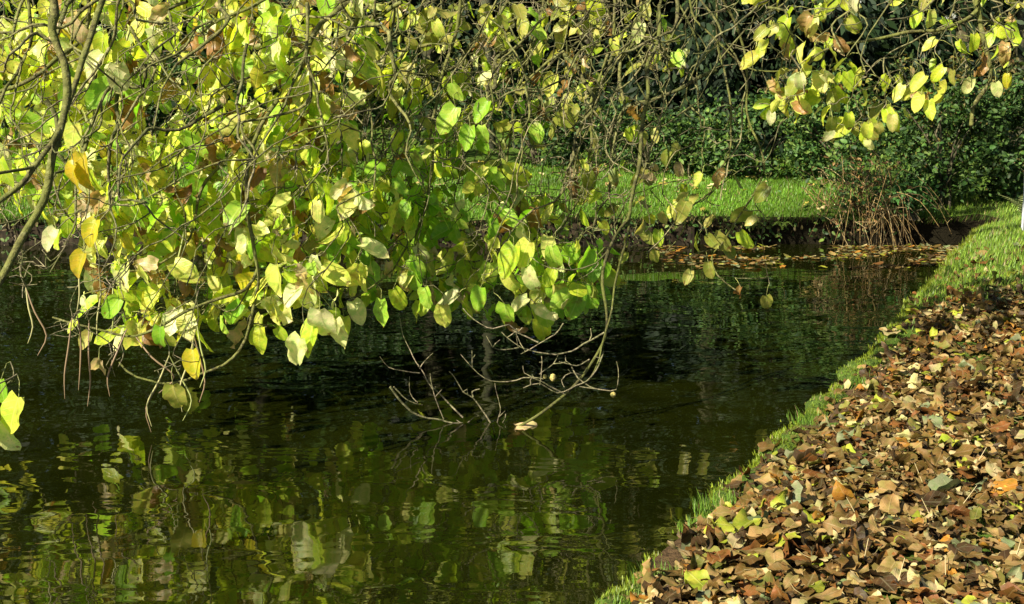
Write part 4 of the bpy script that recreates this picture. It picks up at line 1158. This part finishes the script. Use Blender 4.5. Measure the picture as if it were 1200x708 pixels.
pile = .008 + .055 * rng.random(n) * np.where(lm > .5, 1, .4)
pos = np.c_[uv, ground_z(uv, d) + pile]
def litter_frames(n, flat=.21):
    a = rng.uniform(0, 6.283, n)
    Y = np.c_[np.cos(a), np.sin(a), rng.normal(0, .18, n)]
    Z = np.c_[rng.normal(0, flat, n), rng.normal(0, flat, n), np.ones(n) * np.where(rng.random(n) < .35, -1, 1)]
    return frames(Y, Z)
M = litter_frames(n)
size = rng.gamma(8, .0088, n).clip(.03, .13)
pos -= M[:, :, 1] * size[:, None] * .5
M = M * size[:, None, None]
ci = rng.choice(len(CN), n, p=CNP)
cols = np.array([c[1] for c in CN])[ci] * rng.uniform(.7, 1.2, (n, 1))
wh = rng.integers(0, 16, n)
for k in range(16):
    s = wh == k; mb.inst(*(LITTER[k] if k < 11 else DRY[k - 6]), M[s], pos[s], cols[s])
# broken crumbs, and stalks and twiglets lying between the leaves
m_ = 9000
q = np.c_[rng.uniform(.1, 4.0, m_), 2.8 + 6 * rng.random(m_)]
q = q[(litter_mask(q) > .3) & ~in_pond(q)]; m_ = len(q)
Mq = litter_frames(m_, .5) * rng.uniform(.012, .038, m_)[:, None, None] * np.array([1, 1, 1])
mb.inst(*SMALL[3], Mq, np.c_[q, ground_z(q) + .03 + .05 * rng.random(m_)], palette(m_, [c[1] for c in CN[:5]], .35))
for i_ in rng.choice(m_, 420, replace=False):
    a_ = rng.uniform(0, 6.283); l_ = rng.uniform(.04, .13); b_ = np.array([*q[i_], float(ground_z(q[i_:i_ + 1])[0]) + rng.uniform(.05, .075)])
    e_ = b_ + np.array([math.cos(a_) * l_, math.sin(a_) * l_, rng.normal(0, .012)])
    tube(mb, np.array([b_, (b_ + e_) / 2 + rng.normal(0, .006, 3), e_]), [.0013, .0012, .0009], np.array([(.34, .26, .12), (.10, .06, .03), (.22, .15, .06)][rng.integers(3)]), 4)
# a few leaves lying in the far lawn
m_ = 260
q = np.c_[rng.uniform(-9, 3.4, m_), far_y + .1 + 3.4 * rng.random(m_)]
Mq = litter_frames(m_) * rng.uniform(.05, .10, m_)[:, None, None]
s_ = np.c_[q, ground_z(q) + .05]
mb.inst(*LITTER[0], Mq, s_, palette(m_, [(.36, .24, .1), (.5, .4, .2), (.4, .3, .06)], .3))
tag(mb.build('leaf_litter', M_litter), 'deep brown carpet of fallen leaves on the bank', 'leaf litter', None, 'stuff')

lit_me = []
for t_ in LITTER:
    b = MB(); b.add(t_[0], t_[1], (.3, .2, .1), t_[2]); me = b.mesh('fallen_leaf'); me.materials.append(M_litter_o); lit_me.append(me)
FORM = ['curled', 'flat', 'crumpled', 'arched']
def form_of(k):
    v = LITTER[k][0]; h = np.ptp(v[:, 2]); wx = np.ptp(v[:, 0])
    return 'flat' if h < .17 else ('folded' if wx < .48 else ('curled' if h > .32 else 'arched'))
def put_single(name, me, p, M, col, label, cat, group):
    o = bpy.data.objects.new(name, me); COL.objects.link(o)
    o.matrix_world = Matrix([[*M[0], p[0]], [*M[1], p[1]], [*M[2], p[2]], [0, 0, 0, 1]])
    o.color = (*np.clip(col, 0, .9), 1)
    return tag(o, label, cat, group)
cnt, tries, placed = 0, 0, []
while cnt < 300 and tries < 40000:
    tries += 1
    u, v = rng.uniform(725, 1198), 370 + 335 * rng.random() ** .85
    g = G(u, v, 0.02); q = g[None, :2]
    if in_pond(q)[0] or litter_mask(q)[0] < .3: continue
    sep = 13 + 9 * (v - 370) / 335
    if any(abs(u - a) < sep and abs(v - b) < sep * .5 for a, b in placed): continue
    placed.append((u, v))
    M = litter_frames(1, .24)[0]; s = rng.uniform(.06, .118)
    z = float(ground_z(q)[0]) + rng.uniform(.045, .07)
    p = np.array([*g[:2], z]) - M[:, 1] * s * .5
    ci = rng.choice(len(CN), p=CNP); kk = rng.integers(16)
    ed = edge_dist(q)[0]
    place = ('at the mossy water edge' if ed < .28 else 'just back from the edge' if ed < .7 else 'deep in the litter' if u < 1080 else 'beside the grass at right')
    row = ('close to the viewer' if v > 610 else 'midway along the bank' if v > 490 else 'far along the bank')
    size_w = 'large' if s > .1 else ('small' if s < .078 else '')
    put_single('fallen_leaf', lit_me[kk], p, M * s, np.array(CN[ci][1]) * rng.uniform(.75, 1.2),
               ' '.join(f'{size_w} {form_of(kk)} {CN[ci][0]} leaf {place}, {row}'.split()), 'leaf', 'fallen leaves on the bank')
    cnt += 1

# pale leaf stalks standing out of the litter
for (u, v, dx, l) in ((1010, 672, .02, .09), (1048, 700, .03, .10), (1098, 628, -.05, .10), (1108, 688, 0, .08), (1010, 620, -.05, .09), (1085, 585, -.04, .10), (1120, 610, .07, .09), (960, 640, -.06, .08), (1185, 675, .03, .1), (1140, 560, .05, .08)):
    g = G(u, v, .03); g[2] = float(ground_z(g[None, :2])[0]) + .02
    c = catmull([g, g + [dx * .5, .01, l * .5], g + [dx, .02, l]], .02)
    mb = MB(); tube(mb, c, np.linspace(.0017, .001, len(c)), (.46, .37, .18), 5)
    hgt = 'upright' if abs(dx) < .035 else ('left leaning' if dx < 0 else 'right leaning')
    where = 'near the right grass patch' if u > 1110 else ('in the front rows of leaves' if v > 660 else 'midway up')
    tag(mb.build('leaf_stalk', M_pod, origin=g), f'pale {hgt} leaf stalk sticking out of the litter, {where}', 'stalk', 'stalks in the litter')

# mossy edging stones along the near bank
M_moss = plain_mat('moss', (.10, .16, .018), (.05, .085, .014), 38, .95, 1.0, .05)
def stone(p, s, lab):
    nlat, nlon = 7, 12
    th = np.linspace(0.02, math.pi - .02, nlat); ph = np.arange(nlon) / nlon * 6.283
    T, F = np.meshgrid(th, ph, indexing='ij')
    def sg(x, e): return np.sign(x) * np.abs(x) ** e
    v = np.stack([sg(np.cos(F), .75) * sg(np.sin(T), .6) * s[0], sg(np.sin(F), .75) * sg(np.sin(T), .6) * s[1], sg(np.cos(T), .6) * s[2]], -1).reshape(-1, 3)
    v *= 1 + .5 * np.array([mnoise.noise(Vector(a * 14 + np.array([p[0] * 5, p[1] * 5, 0]))) for a in v])[:, None]
    a = rng.uniform(-.3, .3) + math.atan2(*(right_edge[-1] - right_edge[0])[::-1])
    Rm = np.array([[math.cos(a), -math.sin(a), 0], [math.sin(a), math.cos(a), 0], [0, 0, 1]])
    v = v @ Rm.T + p
    i = np.arange(nlat - 1)[:, None] * nlon; j = np.arange(nlon)[None]; k = (j + 1) % nlon
    f = np.stack([i + j, i + nlon + j, i + nlon + k, i + k], -1).reshape(-1, 4)
    mb = MB(); mb.add(v, f, (.1, .2, .02))
    so_ = tag(mb.build('edging_stone', M_moss, origin=p), lab, 'stone', 'mossy stones along the water edge')
    up_ = v[v[:, 2] > p[2] + .25 * s[2]]
    n_ = 420; i_ = rng.integers(0, len(up_), (n_, 2)); f_ = rng.random((n_, 1))
    q_ = up_[i_[:, 0]] * f_ + up_[i_[:, 1]] * (1 - f_)
    fz = MB(); blades(fz, q_ - [0, 0, .006], rng.uniform(.008, .026, n_), rng.uniform(.003, .006, n_), grass_cols(n_, (.17, .23, .02), .4, .08))
    m_ = fz.build('moss', M_grass, so_); m_['kind'] = 'stuff'
re = np.array(right_edge); seg = np.r_[0, np.cumsum(np.linalg.norm(np.diff(re, axis=0), axis=1))]
s_at = 0.05; idx = 0
ordn = ['first', 'second', 'third', 'fourth', 'fifth', 'sixth', 'seventh', 'eighth', 'ninth', 'tenth', 'eleventh', 'twelfth', 'thirteenth', 'fourteenth', 'fifteenth', 'sixteenth', 'seventeenth', 'eighteenth', 'nineteenth', 'twentieth']
while s_at < min(seg[-1], 5.6) and idx < 20:
    q = np.array([np.interp(s_at, seg, re[:, 0]), np.interp(s_at, seg, re[:, 1])])
    l = rng.uniform(.10, .17)
    stone(np.array([q[0] + .03 + rng.normal(0, .015), q[1], -.088 + rng.normal(0, .014)]), (l, rng.uniform(.05, .085), .045), f'{ordn[idx]} mossy stone from the viewer along the near bank edge')
    s_at += l * 2 + rng.uniform(.02, .16); idx += 1

# grass tufts
for (u, v, n, h, lab) in ((948, 478, 150, .10, 'small grass tuft overhanging the water midway along the bank'), (842, 588, 240, .11, 'bright grass tuft on the water edge beside the leaves'),
                          (826, 618, 240, .10, 'broad grass tuft on the water edge below the bright tuft'), (1160, 630, 260, .07, 'low grass tuft growing through the leaves at the right edge'),
                          (1146, 690, 200, .08, 'grass tuft among leaves in the bottom right corner'), (862, 642, 150, .08, 'grass tuft surrounded by leaves just back from the edge'),
                          (775, 672, 220, .09, 'grass tuft on the edge near the bottom of the bank'), (735, 700, 200, .09, 'lowest grass tuft at the bottom of the bank edge'),
                          (1012, 436, 160, .09, 'grass tuft on the shaded stretch of the edge')):
    g = G(u, v, 0.0); mb = MB()
    q = g[:2] + np.clip(rng.normal(0, .04, (n, 2)), -.07, .07) * [1.2, 1.0]
    blades(mb, np.c_[q, ground_z(q) - .002], rng.uniform(.25, 1.0, n) * h * .72, rng.uniform(.003, .005, n), grass_cols(n, (.14, .25, .03)), lean=(-.1, 0))
    g[2] = float(ground_z(g[None, :2])[0])
    tag(mb.build('grass_tuft', M_grass, origin=g), lab, 'grass tuft', 'grass tufts on the near bank')

# ------------------------------------------------------------------ floating leaves
mb = MB(); n = 1500
u = 1128 - 360 * rng.random(n) ** 1.5; v = 289 + 22 * rng.random(n) ** 1.5
g = np.array([G(a, b, WATER_Z) for a, b in zip(u, v)])
k = in_pond(g[:, :2]) & (np.array([mnoise.noise((a * 1.3, b * 2, 77)) for a, b in g[:, :2]]) > -.12); g = g[k]; n = len(g)
fl = litter_frames(n, .05); fl[:, :, 2] *= .25; fl = fl * rng.uniform(.035, .085, n)[:, None, None]
g[:, 2] += .006
mb.inst(*LITTER[3], fl, g, palette(n, [c[1] for c in CN], .25))
tag(mb.build('floating_litter', M_litter), 'drift of brown leaves on the water under the far bank', 'leaf litter', None, 'stuff')
cnt, placed = 0, []
while cnt < 110:
    u = 1118 - 340 * rng.random() ** 1.5; v = 291 + 26 * rng.random() ** 1.3
    g = G(u, v, WATER_Z)
    if not in_pond(g[None, :2])[0] or mnoise.noise((g[0] * 1.3, g[1] * 2, 77)) < -.2: continue
    ci = rng.choice(len(CN), p=CNP); kk = int(rng.integers(16))
    M = litter_frames(1, .06)[0] * rng.uniform(.055, .095); M[:, 2] *= .35; g[2] += .013
    where = 'below the ferny bank' if u < 880 else ('below the lit lawn end' if u < 1000 else 'by the dead stalks' if u < 1060 else 'in the near corner')
    row = 'hard against the far bank' if v < 298 else ('amid the drift' if v < 308 else 'at the open edge')
    put_single('floating_leaf', lit_me[kk], g, M, np.array(CN[ci][1]) * rng.uniform(.8, 1.25), f'{form_of(kk)} {CN[ci][0]} leaf afloat {where}, {row}', 'leaf', 'leaves floating under the far bank')
    cnt += 1
g = G(622, 501, WATER_Z); g[2] += .01
M = frames(np.array([(1, .15, 0.02)]), np.array([(0, -.3, 1)]))[0] * .15
put_single('floating_leaf', lit_me[5], g - M[:, 1] * .5, M, np.array((.62, .42, .22)), 'pale orange leaf floating by the dipped branch tip in mid pond', 'leaf', None)
